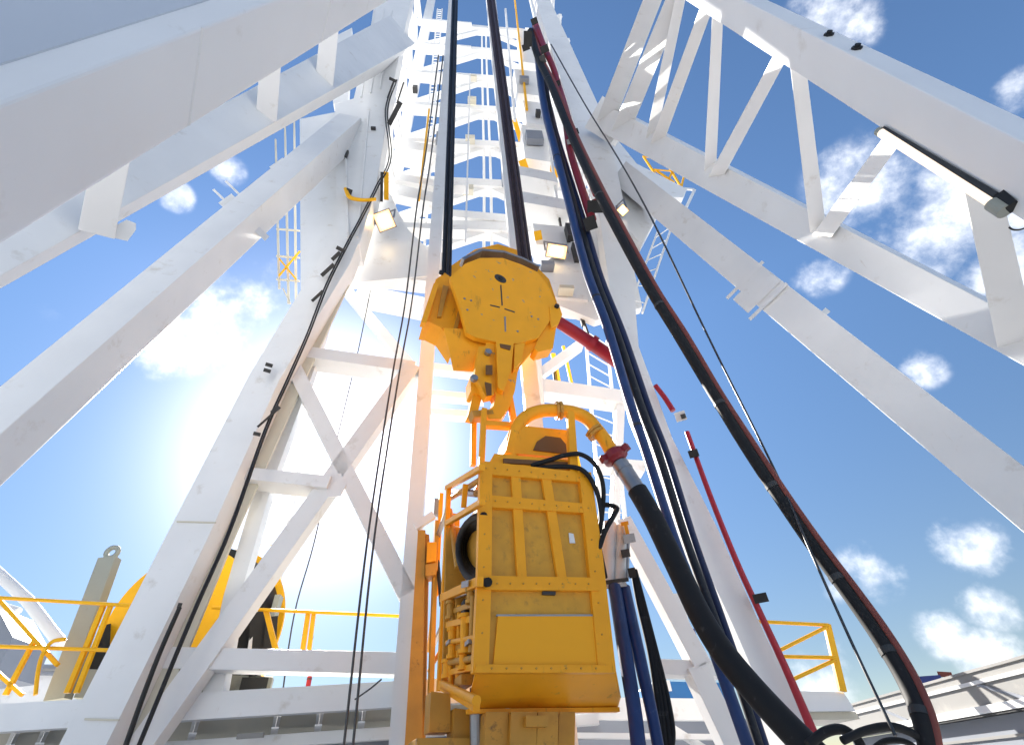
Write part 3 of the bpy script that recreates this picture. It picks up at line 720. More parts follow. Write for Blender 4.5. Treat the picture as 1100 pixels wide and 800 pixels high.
# hook
hk = bpart('hook', [(524, 364), (562, 366), (562, 384), (556, 400), (553, 420), (546, 440), (538, 450), (526, 450), (520, 444), (530, 436), (533, 424), (526, 412), (520, 396), (518, 380)], .26, .05, 'yellow_worn', .06)
for pts, b, mt in (([(514, 372), (526, 372), (526, 398), (531, 424), (522, 426), (510, 402)], .0, 'yellow'), ([(553, 370), (564, 368), (560, 388), (552, 398)], -.04, 'yellow_worn'), ([(533, 366), (552, 367), (549, 398), (541, 420), (535, 416)], -.06, 'yellow_worn')):
    tq(MB(), pts, .16, BD + b).build('hook_cheek', mt, hk, .03)
for pts in ([(522, 392), (529, 392), (529, 402), (522, 402)], [(521, 410), (528, 412), (528, 424), (523, 424)], [(537, 369), (549, 371), (548, 376), (538, 373)]):
    tq(MB(), pts, .02, BD - .075).build('recess_shade', 'hollow_shade', hk)  # dark plates on the hook, shade of its hollows as colour
for x, y in ((524, 379), (509, 407)):
    MB().lathe(T(x, y, BD - .03), -TN, [(-.02, .06), (.05, .06), (.05, .03)], 12).build('pin', 'steel', hk)
bpart('hook_cheek', [(505, 404), (518, 406), (516, 424), (506, 420)], .3, .15, 'yellow', .02)
bpart('hook_cheek', [(509, 420), (519, 422), (512, 448), (503, 446)], .2, .2, 'yellow', .02)

# carriage rail behind the machine on the left: yellow upright, its colour darkened to stand for shade
gd = thing('guide_dolly', P(445, 800, 7.9), 'narrow shade-darkened yellow upright carriage beside the left guide rail', 'guide carriage')
def gpart(name, pts, d, th, mt):
    return MB().plate([P(x, y, d) for x, y in pts], MN, th).build(name, mt, gd, .01)
gpart('beam', [(449, 569), (457, 569), (453, 810), (434, 810)], 7.9, .25, 'yellow_grease_shade')
gpart('web', [(457, 573), (461, 574), (456, 810), (452, 810)], 8.0, .2, 'yellow_grease_shade')
gpart('roller_box', [(459, 582), (469, 582), (468, 602), (458, 604)], 7.8, .3, 'yellow')
gpart('roller_box', [(457, 606), (470, 604), (468, 617), (457, 618)], 7.8, .3, 'yellow_grease_shade')
mb = MB(); mb.beam(P(446, 566, 7.9), P(466, 553, 7.9), .12, .1); mb.build('link', 'white', gd)

# ------------------------------------------------------------------ hoses, ropes, pipes
def hose(name, pts, r, mt, label, cat, d=None, group=None, sub=6, n=12, parent=None, yaw=YAW, bands=()):
    """pts = (x, y, depth) or (x, y, depth, radius in pixels)"""
    pp = [P(x, y, dd) for x, y, dd in [k[:3] for k in pts]]
    p = spline(pp, sub)
    if len(pts[0]) > 3:
        rr = []
        for i in range(len(pts) - 1):
            for k in range(sub):
                t = k / sub; rr.append((pts[i][3] * (1 - t) + pts[i + 1][3] * t))
        rr.append(pts[-1][3])
        r = [a * mpp(q) for a, q in zip(rr, p)]
    o = MB().tube(p, r, n).build(name, mt, parent)
    if parent is None: tag(o, label, cat, group)
    for f in bands:
        i = int(f * (len(p) - 2)); rr_ = r[i] if isinstance(r, list) else r; q = (p[i + 1] - p[i]).normalized()
        MB().lathe(p[i], q, [(-.03, rr_ * 1.07), (.03, rr_ * 1.07)], 14).build('strap', 'dark_steel', o)
    return o
# drilling line: two reeved bundles from the block to the crown
def rope_bundle(px0, px1, d0, d1, wpx0, wpx1, k, mt, label):
    t = thing('drilling_line', P(*px0, d0), label, 'wire rope', 'reeved drilling line')
    for i in range(k):
        f = (i + .5) / k - .5
        a = P(px0[0] + f * wpx0, px0[1], d0 + (i % 2) * .06); b = P(px1[0] + f * wpx1, px1[1], d1 + (i % 2) * .1)
        MB().tube([a + (b - a) * j / 6 for j in range(7)], wpx0 * .62 * mpp(a) / k, 8, wpx1 * .62 * mpp(b) / k).build('strand', mt, t)
rope_bundle((479.5, 296), (489.5, -25), 6.6, 7.3, 10.5, 6, 4, 'dark_rope', 'dark reeved wire ropes rising left of the yellow block')
rope_bundle((566, 294), (524, -25), 6.7, 7.3, 14.5, 8, 4, 'brown_rope', 'brownish reeved wire ropes rising behind the right shoulder of the yellow block')
# service loop hoses
hose('service_hose', [(574, 30, 7.7, 3), (583, 105, 7.2, 4), (596, 160, 7.0, 4.2), (612, 222, 6.9, 4.4), (630, 290, 6.8, 4.8), (652, 350, 6.7, 5), (676, 430, 6.6, 5.2), (694, 485, 6.4, 5.2), (722, 572, 6.2, 5.4), (750, 650, 6.0, 6), (780, 735, 5.8, 6.5), (806, 808, 5.7, 7)], 0, 'blue_hose',
     'long blue hose hanging from the mast top in front of the right leg', 'hose', bands=(.2, .42, .6, .8))
hose('service_hose', [(576, 36, 7.75, 3), (590, 120, 7.3, 4), (604, 178, 7.1, 4), (622, 240, 7.0, 4.2), (640, 300, 6.9, 4.2), (662, 358, 6.8, 4.6), (688, 436, 6.7, 5), (708, 490, 6.5, 5), (735, 575, 6.3, 5), (764, 655, 6.1, 5), (794, 735, 5.9, 5), (818, 808, 5.8, 5)], 0, 'dark_rope',
     'dark grey hose hanging between the blue hose and the navy hose', 'hose')
hose('service_hose', [(584, 84, 7.6, 2), (597, 140, 7.3, 2.6), (612, 190, 7.2, 3), (631, 250, 7.0, 3.4), (646, 300, 6.95, 3.6), (669, 358, 6.85, 4), (696, 436, 6.75, 4), (717, 490, 6.55, 4), (744, 575, 6.35, 4), (772, 655, 6.15, 4.4), (800, 735, 5.95, 4.6), (824, 808, 5.85, 5)], 0, 'navy_hose',
     'navy hose hanging outermost of the bunch beside the right leg', 'hose')
hose('service_hose', [(570, 34, 7.4, 3.4), (578, 62, 7.0, 3.6), (592, 92, 6.6, 3.8), (614, 146, 6.2, 4.2), (640, 202, 5.8, 4.8), (664, 248, 5.6, 5.2), (698, 310, 5.4, 5.4), (730, 362, 5.3, 5.8), (768, 425, 5.2, 6.1), (798, 474, 5.1, 6.4), (836, 532, 5.0, 6.6), (874, 587, 4.9, 7), (911, 637, 4.8, 7.4), (944, 684, 4.7, 8), (972, 730, 4.6, 8.8), (990, 772, 4.5, 9.4), (1000, 815, 4.5, 10)], 0, 'black_rubber',
     'long thick black hose sweeping from the mast top to the lower right corner', 'hose', n=16, bands=(.12, .27, .4, .52, .63, .74, .85, .94))
hose('service_hose', [(573, 34, 7.35, 1.6), (582, 62, 6.95, 1.8), (597, 92, 6.55, 2), (619, 145, 6.15, 2.3), (646, 201, 5.75, 2.6), (670, 246, 5.55, 2.8), (704, 308, 5.35, 3), (736.5, 359, 5.25, 3.3), (774, 422, 5.15, 3.2), (805, 470, 5.05, 3.4), (843, 528, 4.95, 3.6), (881, 582, 4.85, 3.8), (919, 632, 4.75, 4), (953, 679, 4.65, 4.2), (981, 725, 4.55, 4.6), (1000, 768, 4.45, 4.8), (1010, 815, 4.45, 5)], 0, 'red_stripe',
     'thin rust red hose strapped along the thick sweeping black hose', 'hose', n=12)
# mud hose from the gooseneck
mh = thing('mud_hose', P(862, 790, 4.0), 'thick black mud hose with grey end fitting hanging from the red union', 'hose')
g0 = T(657, 485, 0)
def tpx(x, y, f):        # depth plane measured from the gooseneck end
    return P(x, y, (g0 - EYE).dot(MN) - f)
pp = [tpx(*k) for k in ((666, 498, .02), (676, 513, .06), (689, 534, .12), (702, 557, .2), (718, 590, .32), (735, 625, .46), (754, 664, .62), (778, 702, .8), (810, 741, 1.0), (844, 778, 1.18), (880, 815, 1.35))]
pl = spline(pp, 6)
rad = [r_ * mpp(q) for r_, q in zip([10.5 + 5.5 * (i / (len(pl) - 1)) ** 2 for i in range(len(pl))], pl)]
rh = MB().tube(pl[10:], rad[10:], 20).build('rubber_hose', 'black_rubber', mh)
mb = MB(); mb.tube(pl[:14], [r_ * .86 for r_ in rad[:14]], 18); o = mb.build('end_fitting', 'steel', mh)
dd = (pl[1] - pl[0]).normalized()
MB().lathe(pl[0] - dd * .02, dd, [(0, .10), (.1, .10), (.12, .13), (.16, .13), (.16, .1)], 16).build('collar', 'steel', mh)
un = thing('hammer_union', pl[0], 'dark red hammer union joining the yellow gooseneck to the mud hose', 'pipe union')
ud = (pl[0] - g0).normalized()
MB().lathe(g0 + ud * .0, ud, [(0, .13), (.05, .19), (.14, .19), (.17, .14), (.2, .12)], 16).build('nut', 'maroon', un, .006)
for a in range(3):
    e1 = ud.orthogonal().normalized(); q = Matrix.Rotation(a * 2.094 + .4, 3, ud) @ e1
    mb = MB(); mb.box(g0 + ud * .1 + q * .2, q * .06, ud * .05, ud.cross(q) * .04); mb.build('wing', 'maroon', un, .01)
# red stand pipe along the right leg
sp_ = thing('stand_pipe', P(876, 790, 7.8), 'red stand pipe running up the outer edge of the right mast leg', 'pipe')
hose('pipe', [(738, 464, 7.85, 2.6), (762, 530, 7.8, 2.8), (790, 600, 7.8, 3.1), (815, 655, 7.8, 3.4), (846, 722, 7.8, 4), (876, 792, 7.8, 5)], 0, 'red_paint', '', '', parent=sp_)
hose('pipe', [(704, 414, 7.85, 2.6), (714, 427, 7.85, 2.8), (723, 441, 7.85, 3)], 0, 'red_paint', '', '', parent=sp_)
def pxbox(name, x, y, d, w, h, th, mt, parent, ang=0, bev=.01):
    p = P(x, y, d); s = mpp(p); v = (p - EYE).normalized(); ex = v.cross(UP).normalized(); ey = ex.cross(v)
    q = Matrix.Rotation(R(ang), 3, v); ex = q @ ex; ey = q @ ey
    return MB().box(p, ex * w * s / 2, ey * h * s / 2, v * th).build(name, mt, parent, bev)
for x, y, w, h, mt in ((745, 487, 10, 8, 'lug_black'), (817, 642, 14, 9, 'lug_black'), (731, 447, 11, 10, 'white'), (734, 447, 5, 5, 'dark_steel')):
    pxbox('pipe_clamp', x, y, 7.78 - (.1 if w == 5 else 0), w, h, .12, mt, sp_)
# upper red pipes
up_ = thing('riser_pipe', P(640, 236, 7.6), 'pair of red riser pipes with black clamps near the mast top', 'pipe')
hose('pipe', [(575, 26, 7.2, 3.4), (583, 48, 7.1, 3.4), (596, 78, 7.0, 3.0), (606, 120, 6.9, 3.4), (612, 160, 6.9, 3.7), (624, 200, 6.9, 4.2), (636, 236, 6.9, 4.9)], 0, 'maroon', '', '', parent=up_)
hose('pipe', [(590, 62, 7.2, 2.6), (604, 104, 7.1, 3.0), (620, 158, 7.0, 3.4), (641, 208, 7.0, 4.6)], 0, 'maroon', '', '', parent=up_)
for x, y, w, h, mt, a in ((574, 23, 7, 6, 'lug_black', 0), (567, 42, 9, 14, 'lug_black', 20), (565, 51, 8, 6, 'lug_black', 0), (585, 53, 9, 7, 'lug_black', 0), (583, 64, 6, 8, 'dark_steel', 0), (599, 90, 6, 5, 'lug_black', 0), (618, 142, 7, 6, 'lug_black', 0), (613, 152, 8, 5, 'steel', 10), (640, 222, 18, 13, 'lug_black', 20), (634, 240, 13, 14, 'lug_black', 0), (641, 216, 9, 6, 'maroon', 0)):
    pxbox('clamp', x, y, 6.7, w, h, .12, mt, up_, a)
# inclined red arm from the block towards the right leg
ra = thing('link_arm', P(636, 368, 7.0), 'bright red inclined pipe between the yellow block and the blue hose', 'pipe')
hose('tube', [(597, 344, 7.0, 6.5), (634, 368, 7.3, 7.2), (682, 402, 7.7, 7.6)], 0, 'red_paint', '', '', parent=ra, sub=3, n=16)
hose('flange', [(634, 367, 7.25, 9), (639, 370.5, 7.28, 9)], 0, 'red_paint', '', '', parent=ra, sub=1, n=12)
# blue hydraulic pair with white manifold
mf = thing('hose_manifold', P(655, 632, 6.9), 'grey white pipe manifold to the right of the yellow machine', 'manifold')
hose('pipe', [(652, 628, 6.9, 7.5), (655, 562, 6.95, 7)], 0, 'white', '', '', parent=mf, sub=4, n=16)
hose('pipe', [(665, 628, 6.95, 7), (667, 566, 7.0, 6.4)], 0, 'white', '', '', parent=mf, sub=4, n=16)
hose('pipe', [(672, 622, 7.0, 3.4), (674, 575, 7.0, 3)], 0, 'steel', '', '', parent=mf, sub=3, n=12)
for x, y, w, h, mt in ((660, 624, 30, 4, 'dark_steel'), (659, 629, 28, 4, 'steel'), (676, 578, 12, 9, 'steel'), (673, 568, 4, 12, 'yellow'), (671, 562, 8, 4, 'yellow'), (679, 615, 8, 10, 'lug_black'), (672, 594, 9, 8, 'dark_steel')):
    pxbox('fitting', x, y, 6.8, w, h, .09, mt, mf, 0, .006)
hose('hydraulic_hose', [(660, 630, 6.75, 7), (665, 660, 6.6, 7.5), (672, 705, 6.4, 8), (681, 760, 6.2, 8), (687, 812, 6.0, 8.5)], 0, 'blue_hose', 'left hand thick blue hose of the pair under the grey white manifold', 'hose', n=14)
hose('hydraulic_hose', [(671, 631, 6.8, 6), (677, 660, 6.65, 6.6), (687, 706, 6.45, 7), (699, 760, 6.25, 6.5), (709, 812, 6.05, 6.5)], 0, 'blue_hose', 'right hand thick blue hose of the pair under the grey white manifold', 'hose', n=14)
bb = thing('hose_bundle', P(715, 800, 6.4), 'bunch of thin black hoses bound together beside the blue hose pair', 'hose bundle')
for k, off in enumerate((0, 4, 8, -3)):
    hose('hose', [(680 + off * .3, 612, 7.0, 2.4), (688 + off * .5, 650, 6.9, 3), (700 + off * .6, 700, 6.7, 3.2), (708 + off, 745, 6.6, 3.2), (713 + off * 1.2, 785, 6.5, 3.2), (716 + off * (1.4 if k % 2 else .4), 815, 6.5, 3.2)], 0, 'black_rubber', '', '', parent=bb, n=8)
# cables on the left leg and thin wires
cb = thing('cable_run', P(150, 800, 7.9), 'black cable bundle clipped along the left mast leg', 'cable')
for k, off in enumerate((0, 2.4)):
    hose('cable', [(424 + off, 86, 7.9, 0.66), (414 + off, 118, 7.9, 0.77), (418 + off, 168, 7.9, 0.66), (404 + off, 200, 7.9, 0.77), (388 + off, 232, 7.85, 0.83), (372 + off, 262, 7.85, 0.88), (350 + off, 306, 7.85, 0.88), (330 + off, 358, 7.85, 0.88), (308 + off, 408, 7.85, 0.94), (284 + off, 462, 7.85, 0.99), (246 + off, 568, 7.85, 1.10), (205 + off, 662, 7.85, 1.21), (142 + off, 815, 7.85, 1.43)], 0, 'lug_black' if k else 'dark_rope', '', '', parent=cb, n=8)
for x, y, w, h, a in ((361, 275, 5, 12, 28), (352, 290, 5, 18, 28), (341, 318, 4, 16, 28), (296, 440, 6, 10, 30), (276, 466, 9, 4, 0), (284, 452, 3, 18, 30), (193, 650, 5, 5, 0), (424, 122, 6, 26, 14), (419, 98, 2, 22, 5), (430, 100, 2, 22, 5), (422, 86, 10, 3, 0), (289, 392, 9, 4, 0), (287, 398, 9, 4, 0), (366, 268, 12, 4, 10)):
    pxbox('clip', x, y, 7.8, w * .8, h, .05, 'dark_steel', cb, a, .004)
hose('cable', [(193, 652, 7.7, 2.2), (172, 700, 7.7, 2.4), (152, 752, 7.7, 2.6), (130, 815, 7.7, 2.8)], 0, 'lug_black', 'short thick black cable starting half way down the left mast leg', 'cable', n=8)
hose('wire', [(471, 60, 8.2, .8), (458, 160, 8.1, .8), (448, 220, 8.0, .9), (436, 320, 7.9, .9), (422, 400, 7.8, 1.0), (396, 570, 7.6, 1.2), (368, 812, 7.4, 1.5)], 0, 'wire', 'left hand wire of two parallel wires before the white X brace', 'wire', n=6)
hose('wire', [(476, 60, 8.2, .8), (464, 160, 8.1, .8), (455, 220, 8.0, .9), (443, 320, 7.9, .9), (429, 400, 7.8, 1.0), (403, 570, 7.6, 1.2), (378, 812, 7.4, 1.5)], 0, 'wire', 'right hand wire of two parallel wires before the white X brace', 'wire', n=6)
hose('wire', [(398, 312, 10, .5), (384, 380, 10, .6), (360, 480, 10, .6), (338, 580, 10, .8), (316, 660, 10, .8), (300, 770, 10, .9)], 0, 'wire', 'thin wire passing behind the white X brace', 'wire', n=6)
hose('tag_line', [(592, 48, 7.0, .7), (627, 110, 6.6, .8), (664, 170, 6.2, .9), (700, 235, 5.8, 1.1), (760, 360, 5.4, 1.2), (830, 500, 5.0, 1.3), (870, 590, 4.8, 1.5), (915, 690, 4.6, 1.7), (962, 790, 4.4, 2.0)], 0, 'wire', 'thin dark wire crossing the sky beside the sweeping black hose', 'wire', n=6)
hose('pull_cord', [(381, 751, 8, .8), (398, 739, 8, .8), (410, 729, 8, .9)], 0, 'wire', 'short slanted cord above the deck beside the left guide rail', 'cord', n=6)
# coiled black hoses in the lower right corner
hose('floor_hose', [(868, 800, 4.6, 5), (886, 786, 4.6, 5), (905, 783, 4.6, 5), (922, 795, 4.6, 5), (928, 815, 4.6, 5)], 0, 'black_rubber', 'looped black hose end under the red stand pipe', 'hose', n=10)
hose('floor_hose', [(905, 795, 4.5, 4), (930, 784, 4.5, 4), (958, 780, 4.5, 4.2), (985, 790, 4.5, 4.4), (1006, 812, 4.5, 5)], 0, 'black_rubber', 'black hose arching up to the thick sweeping hose near the lower right corner', 'hose', n=10)
hose('floor_hose', [(930, 812, 4.7, 3), (950, 796, 4.7, 3), (975, 797, 4.7, 3), (995, 815, 4.7, 3)], 0, 'black_rubber', 'thin black hose loop lowest at the foot of the sweeping hose', 'hose', n=10)

# ------------------------------------------------------------------ floodlights
def flood(x, y, d, w, h, rot, label, tilt=0):
    p = P(x, y, d); s = mpp(p); v = (EYE - p).normalized()
    ex = UP.cross(v).normalized(); ey = v.cross(ex)
    q = Matrix.Rotation(R(rot), 3, v); ex = q @ ex; ey = q @ ey
    t = thing('floodlight', p, label, 'floodlight', 'floodlights on the mast')
    W_, H_ = w * s / 2, h * s / 2
    mb = MB(); mb.loft([[p - v * .25 + ex * a * W_ * .6 + ey * b * H_ * .6 for a, b in ((-1, -1), (1, -1), (1, 1), (-1, 1))], [p - v * .04 + ex * a * W_ * 1.15 + ey * b * H_ * 1.15 for a, b in ((-1, -1), (1, -1), (1, 1), (-1, 1))], [p + v * .02 + ex * a * W_ * 1.15 + ey * b * H_ * 1.15 for a, b in ((-1, -1), (1, -1), (1, 1), (-1, 1))]])
    mb.build('housing', 'steel', t, .01)
    mb = MB(); mb.box(p + v * .03, ex * W_, ey * H_, v * .012); mb.build('lamp_glass', 'lamp_rim', t)
    mb = MB(); mb.box(p + v * .05, ex * W_ * .58, ey * H_ * .58, v * .012); mb.build('lamp_core', 'lamp_glow', t)
    mb = MB()
    for a in (-1, 1): mb.beam(p + ex * a * W_ * 1.25 - v * .1, p + ex * a * W_ * 1.25 + UP * .45 - v * .3, .05, .05, ref=v)
    mb.beam(p + ex * W_ * 1.25 + UP * .45 - v * .3, p - ex * W_ * 1.25 + UP * .45 - v * .3, .05, .05, ref=v)
    mb.build('bracket', 'steel', t)
flood(413, 237, 8.6, 17, 18, 35, 'lit square floodlight under the yellow bracket on the left')
flood(598, 270, 8.9, 20, 13, -22, 'lit oblong floodlight right of the yellow block')
flood(669, 226, 7.75, 8, 9, 20, 'small lit floodlight beside the sweeping black hose')
# yellow lamp bracket on the left
yb = thing('lamp_bracket', P(388, 212, 8.3), 'curved yellow bracket above the left floodlight', 'bracket')
hose('hoop', [(371, 203, 7.8, 2.0), (376, 212, 7.8, 2.4), (390, 215, 7.8, 2.0), (404, 214, 7.8, 1.8)], 0, 'rail_yellow', '', '', parent=yb, n=8)
pxbox('arm', 415, 200, 8.3, 5, 28, .1, 'rail_yellow', yb, -12)
pxbox('arm', 410, 201, 8.35, 3, 30, .08, 'dark_steel', yb, -12)
pxbox('arm', 375, 206, 7.85, 6, 6, .1, 'dark_steel', yb, 0)
# yellow upright posts inside the mast, right
for (x, y, w, h, a, l) in ((567, 190, 8, 36, 10, 'yellow post in the mast beside the brown ropes'), (593, 181, 6, 22, 14, 'short yellow post under the upper white box near the blue hose'), (598, 238, 6, 28, 14, 'yellow post above the right floodlight'), (556, 140, 5, 22, 8, 'yellow post highest beside the brown ropes'), (582, 110, 4, 14, 14, 'small yellow stub left of the blue hose'), (578, 253, 8, 10, 0, 'yellow block left of the right floodlight')):
    tag(pxbox('yellow_post', x, y, DM + 2.2 - (1.3 if y == 253 else 0), w, h, .12, 'rail_yellow', None, -a), l, 'post', 'yellow posts inside the mast')
for (x0, y0, x1, y1, w, mt, l) in ((594, 380, 600, 412, 5, 'rail_yellow', 'thick yellow upright under the red arm'), (605, 372, 614, 412, 3, 'rail_yellow', 'slim yellow upright under the red arm'), (610, 450, 626, 520, 4, 'rail_yellow', 'yellow upright behind the gooseneck'), (594, 386, 597, 410, 4, 'lug_black', 'short black upright under the red arm')):
    mb = MB(); a, b = P(x0, y0, DB + 1), P(x1, y1, DB + 1); mb.beam(a, b, w * mpp(a), .08); tag(mb.build('pipe_post', mt, None), l, 'post', 'uprights behind the mast')
# fluorescent fitting under the right near beam
tl = thing('tube_light', P(1012, 190, 1.95), 'lit tubular lamp clamped under the upper right beam', 'lamp')
a, b = near(C0, C1, 946, 141), near(C0, C1, 1066, 222)
dn = (ray(1000, 190) - ray(1010, 172)).normalized()
a = EYE + ray(947, 143) * (a - EYE).dot(FWD) * .98; b = EYE + ray(1066, 219) * (b - EYE).dot(FWD) * .98
MB().tube([a + (b - a) * k / 8 for k in range(9)], 5.6 * mpp(b), 16, 3.6 * mpp(a) * 1.0).build('glass_tube', 'tube_glow', tl)
off = -dn * 9 * mpp(b)
mb = MB(); mb.beam(a + off * .6, b + off, .05, .05, ref=(b - EYE).normalized()); mb.build('fixture_back', 'dark_steel', tl)
d_ = (b - a).normalized()
for p0, ln, rr in ((b, .12, 7.5), (a, -.05, 4.5)):
    MB().lathe(p0, d_, [(min(0, ln), rr * mpp(p0)), (max(0, ln), rr * mpp(p0))], 16).build('end_cap', 'beige_post', tl)
mb = MB(); mb.beam(b + d_ * .03 + off * 1.3, b + d_ * .16 + off * 1.0, .07, .08, ref=(b - EYE).normalized()); mb.build('clamp', 'lug_black', tl)
hose('cord', [(1077, 228, 1.9, 1), (1084, 244, 1.9, 1), (1094, 247, 1.9, 1), (1106, 243, 1.9, 1)], 0, 'lug_black', '', '', parent=tl, n=6)

# ------------------------------------------------------------------ deck, rails, reel
dk = thing('deck_platform', P(200, 790, 8.7), 'long white deck beam across the lower left with joists below', 'platform')
def dpart(name, pts, d, th, mt='white', par=None):
    return MB().plate([P(x, y, d) for x, y in pts], MN, th).build(name, mt, par or dk, .01)
zt = P(200, 744, 8.7).z; zb = P(200, 773, 8.7).z
def dpt(x, z, dep):        # point of the deck: column of a photo pixel at the front plane, height, metres behind it
    p = P(x, 760, 8.7 + dep); return Vector((p.x, p.y, z))
mb = MB(); mb.box((dpt(-160, (zt + zb) / 2, .1) + dpt(640, (zt + zb) / 2, .1)) / 2, (dpt(640, 0, 0) - dpt(-160, 0, 0)) / 2, MN * .1, UP * (zt - zb) / 2); mb.build('fascia', 'white', dk, .015)
mb = MB(); mb.box((dpt(-160, zb + .08, 2.25) + dpt(640, zb + .08, 2.25)) / 2, (dpt(640, 0, 0) - dpt(-160, 0, 0)) / 2, MN * 2.0, UP * .03); mb.build('deck_plate', 'cream', dk)
for x in (-60, 30, 60, 140, 215, 300, 345, 390, 480, 560):
    mb = MB(); mb.beam(dpt(x, zb - .06, .25), dpt(x, zb - .06, 2.2), .1, .16, ref=UP, sec='I'); mb.build('joist', 'white', dk)
mb = MB(); mb.beam(dpt(-160, zb - .25, .7), dpt(640, zb - .25, .7), .16, .16, ref=UP); mb.build('crossbeam', 'white', dk, .01)
mb = MB(); mb.beam(dpt(-160, zb - .32, 2.0), dpt(640, zb - .32, 2.0), .3, .2, ref=UP); mb.build('crossbeam', 'grey_panel', dk, .01)
for x0, x1 in ((0, 24), (34, 44), (60, 66)):
    mb = MB(); mb.box((dpt(x0, zb - .32, .4) + dpt(x1, zb - .32, .4)) / 2, (dpt(x1, 0, 0) - dpt(x0, 0, 0)) / 2, MN * .1, UP * .07); mb.build('bracket', 'dark_steel', dk, .02)
mb = MB(); mb.box((dpt(262, zb - .2, .3) + dpt(290, zb - .2, .3)) / 2, (dpt(290, 0, 0) - dpt(262, 0, 0)) / 2, MN * .03, UP * .03); mb.build('marker', 'roof_white', dk)
mb = MB(); mb.box((dpt(-160, (zb + .04) / 2, 4.15) + dpt(640, (zb + .04) / 2, 4.15)) / 2, (dpt(640, 0, 0) - dpt(-160, 0, 0)) / 2, MN * .05, UP * (zb + .04) / 2); mb.build('skirt_panel', 'white', dk)
for x in (-100, 500):
    mb = MB(); mb.beam(dpt(x, 0, 1.2), dpt(x, zb - .1, 1.2), .3, .3); mb.build('support_post', 'white', dk, .01)

def railing(label, d, runs, wires, group='yellow guard rails'):
    p = P(*runs[0][0], d)
    t = thing('guard_rail', p, label, 'railing', group)
    for a, b in runs:
        pa, pb = P(*a, d), P(*b, d); MB().tube([pa, pa + (pb - pa) * .5, pb], .028, 10).build('rail', 'rail_yellow', t)
    for a, b, w in wires:
        pa, pb = P(*a, d + .05), P(*b, d + .05); mb = MB(); mb.beam(pa, pb, w * mpp(pa), .06); mb.build('post', 'rail_yellow', t)
    return t
railing('yellow guard rail with crossing braces at the far lower left', 9.2, [((-30, 640), (140, 650)), ((-30, 693), (118, 698))],
        [((112, 648), (72, 744), 4.5), ((119, 650), (82, 744), 4), ((-20, 622), (62, 714), 3.4), ((38, 686), (6, 746), 4), ((-14, 712), (24, 746), 3.4)])
hose('hoop_handle', [(38, 746, 9.1, 2), (41, 720, 9.1, 2), (46, 702, 9.1, 2), (56, 689, 9.1, 2), (70, 686, 9.1, 2)], 0, 'rail_yellow', 'small curved yellow hoop inside the far left guard rail', 'handle', n=8)
railing('yellow guard rail behind the white X brace', 9.4, [((228, 652), (440, 662))], [((286, 656), (298, 704), 5), ((331, 659), (324, 706), 4.5), ((337, 659), (331, 706), 4), ((240, 654), (243, 680), 4)])
railing('yellow guard rail on the small white platform at the lower right', 8.4, [((790, 666), (890, 671)), ((800, 704), (898, 706)), ((838, 698), (888, 673)), ((846, 732), (898, 708))],
        [((888, 670), (905, 742), 7)])
railing('small yellow railing high on the right beside the white strut', 8.6, [((691, 168), (714, 172)), ((700, 182), (723, 184)), ((714, 172), (735, 188))],
        [((691, 168), (711, 198), 2), ((714, 172), (731, 200), 2), ((735, 188), (732, 201), 2), ((716, 198), (726, 176), 2), ((703, 182), (724, 196), 2)])
# pale ladder cage on the upper left
lc = thing('ladder_cage', P(310, 330, 9.0), 'pale yellow ladder cage hanging at the upper left beside the mast leg', 'ladder cage')
for x0, y0, x1, y1 in ((296, 150, 300, 310), (306, 130, 310, 326), (316, 128, 318, 322), (304, 310, 312, 326)):
    mb = MB(); a, b = P(x0, y0, 9.1), P(x1, y1, 9.1); mb.beam(a, b, 1.6 * mpp(a), .05); mb.build('bar', 'cream', lc)
for y in (246, 275, 300): 
    mb = MB(); a, b = P(297, y, 9.05), P(322, y + 2, 9.05); mb.beam(a, b, 1.4 * mpp(a), .05); mb.build('rung', 'cream', lc)
for a, b in (((300, 296), (322, 270)), ((318, 300), (300, 278))):
    a, b = P(*a, 9.0), P(*b, 9.0); mb = MB(); mb.beam(a, b, 1.4 * mpp(a), .05); mb.build('bar', 'rail_yellow', lc)
# small landing frame, upper right
lf = thing('access_gate', P(740, 230, 8.7), 'pale open gate hanging under the small yellow railing', 'gate')
for a, b in (((728, 202), (746, 204)), ((746, 204), (731, 236)), ((728, 202), (724, 222)), ((724, 222), (731, 236))):
    a, b = P(*a, 8.6), P(*b, 8.6); mb = MB(); mb.beam(a, b, 3 * mpp(a), .06); mb.build('bar', 'white', lf)
def ladder(label, rails, d, nr, w=3, mt='white', rw=1.6):
    (a0, a1), (b0, b1) = rails
    a0, a1, b0, b1 = P(*a0, d), P(*a1, d), P(*b0, d), P(*b1, d)
    t = thing('ladder', (a1 + b1) / 2, label, 'ladder', 'white ladders')
    for p, q in ((a0, a1), (b0, b1)):
        mb = MB(); mb.beam(p, q, w * mpp(p), .08); mb.build('rail', mt, t)
    for k in range(nr):
        f = (k + .5) / nr; p, q = a0 + (a1 - a0) * f, b0 + (b1 - b0) * f
        MB().tube([p, (p + q) / 2, q], rw * mpp(p) / 2, 8).build('rung', mt, t)
ladder('white ladder standing on the deck in the glare behind the left mast leg', (((300, 438), (240, 742)), ((332, 440), (279, 742))), DB + .4, 13, 3.4)
ladder('white ladder seen under the red arm behind the mast', (((628, 350), (646, 560)), ((652, 366), (672, 560))), DB + 1.2, 14, 2.6)
ladder('white ladder on the outer side of the right leg below the small floodlight', (((706, 250), (676, 330)), ((724, 236), (690, 336))), 8.7, 6, 2, rw=1.2)

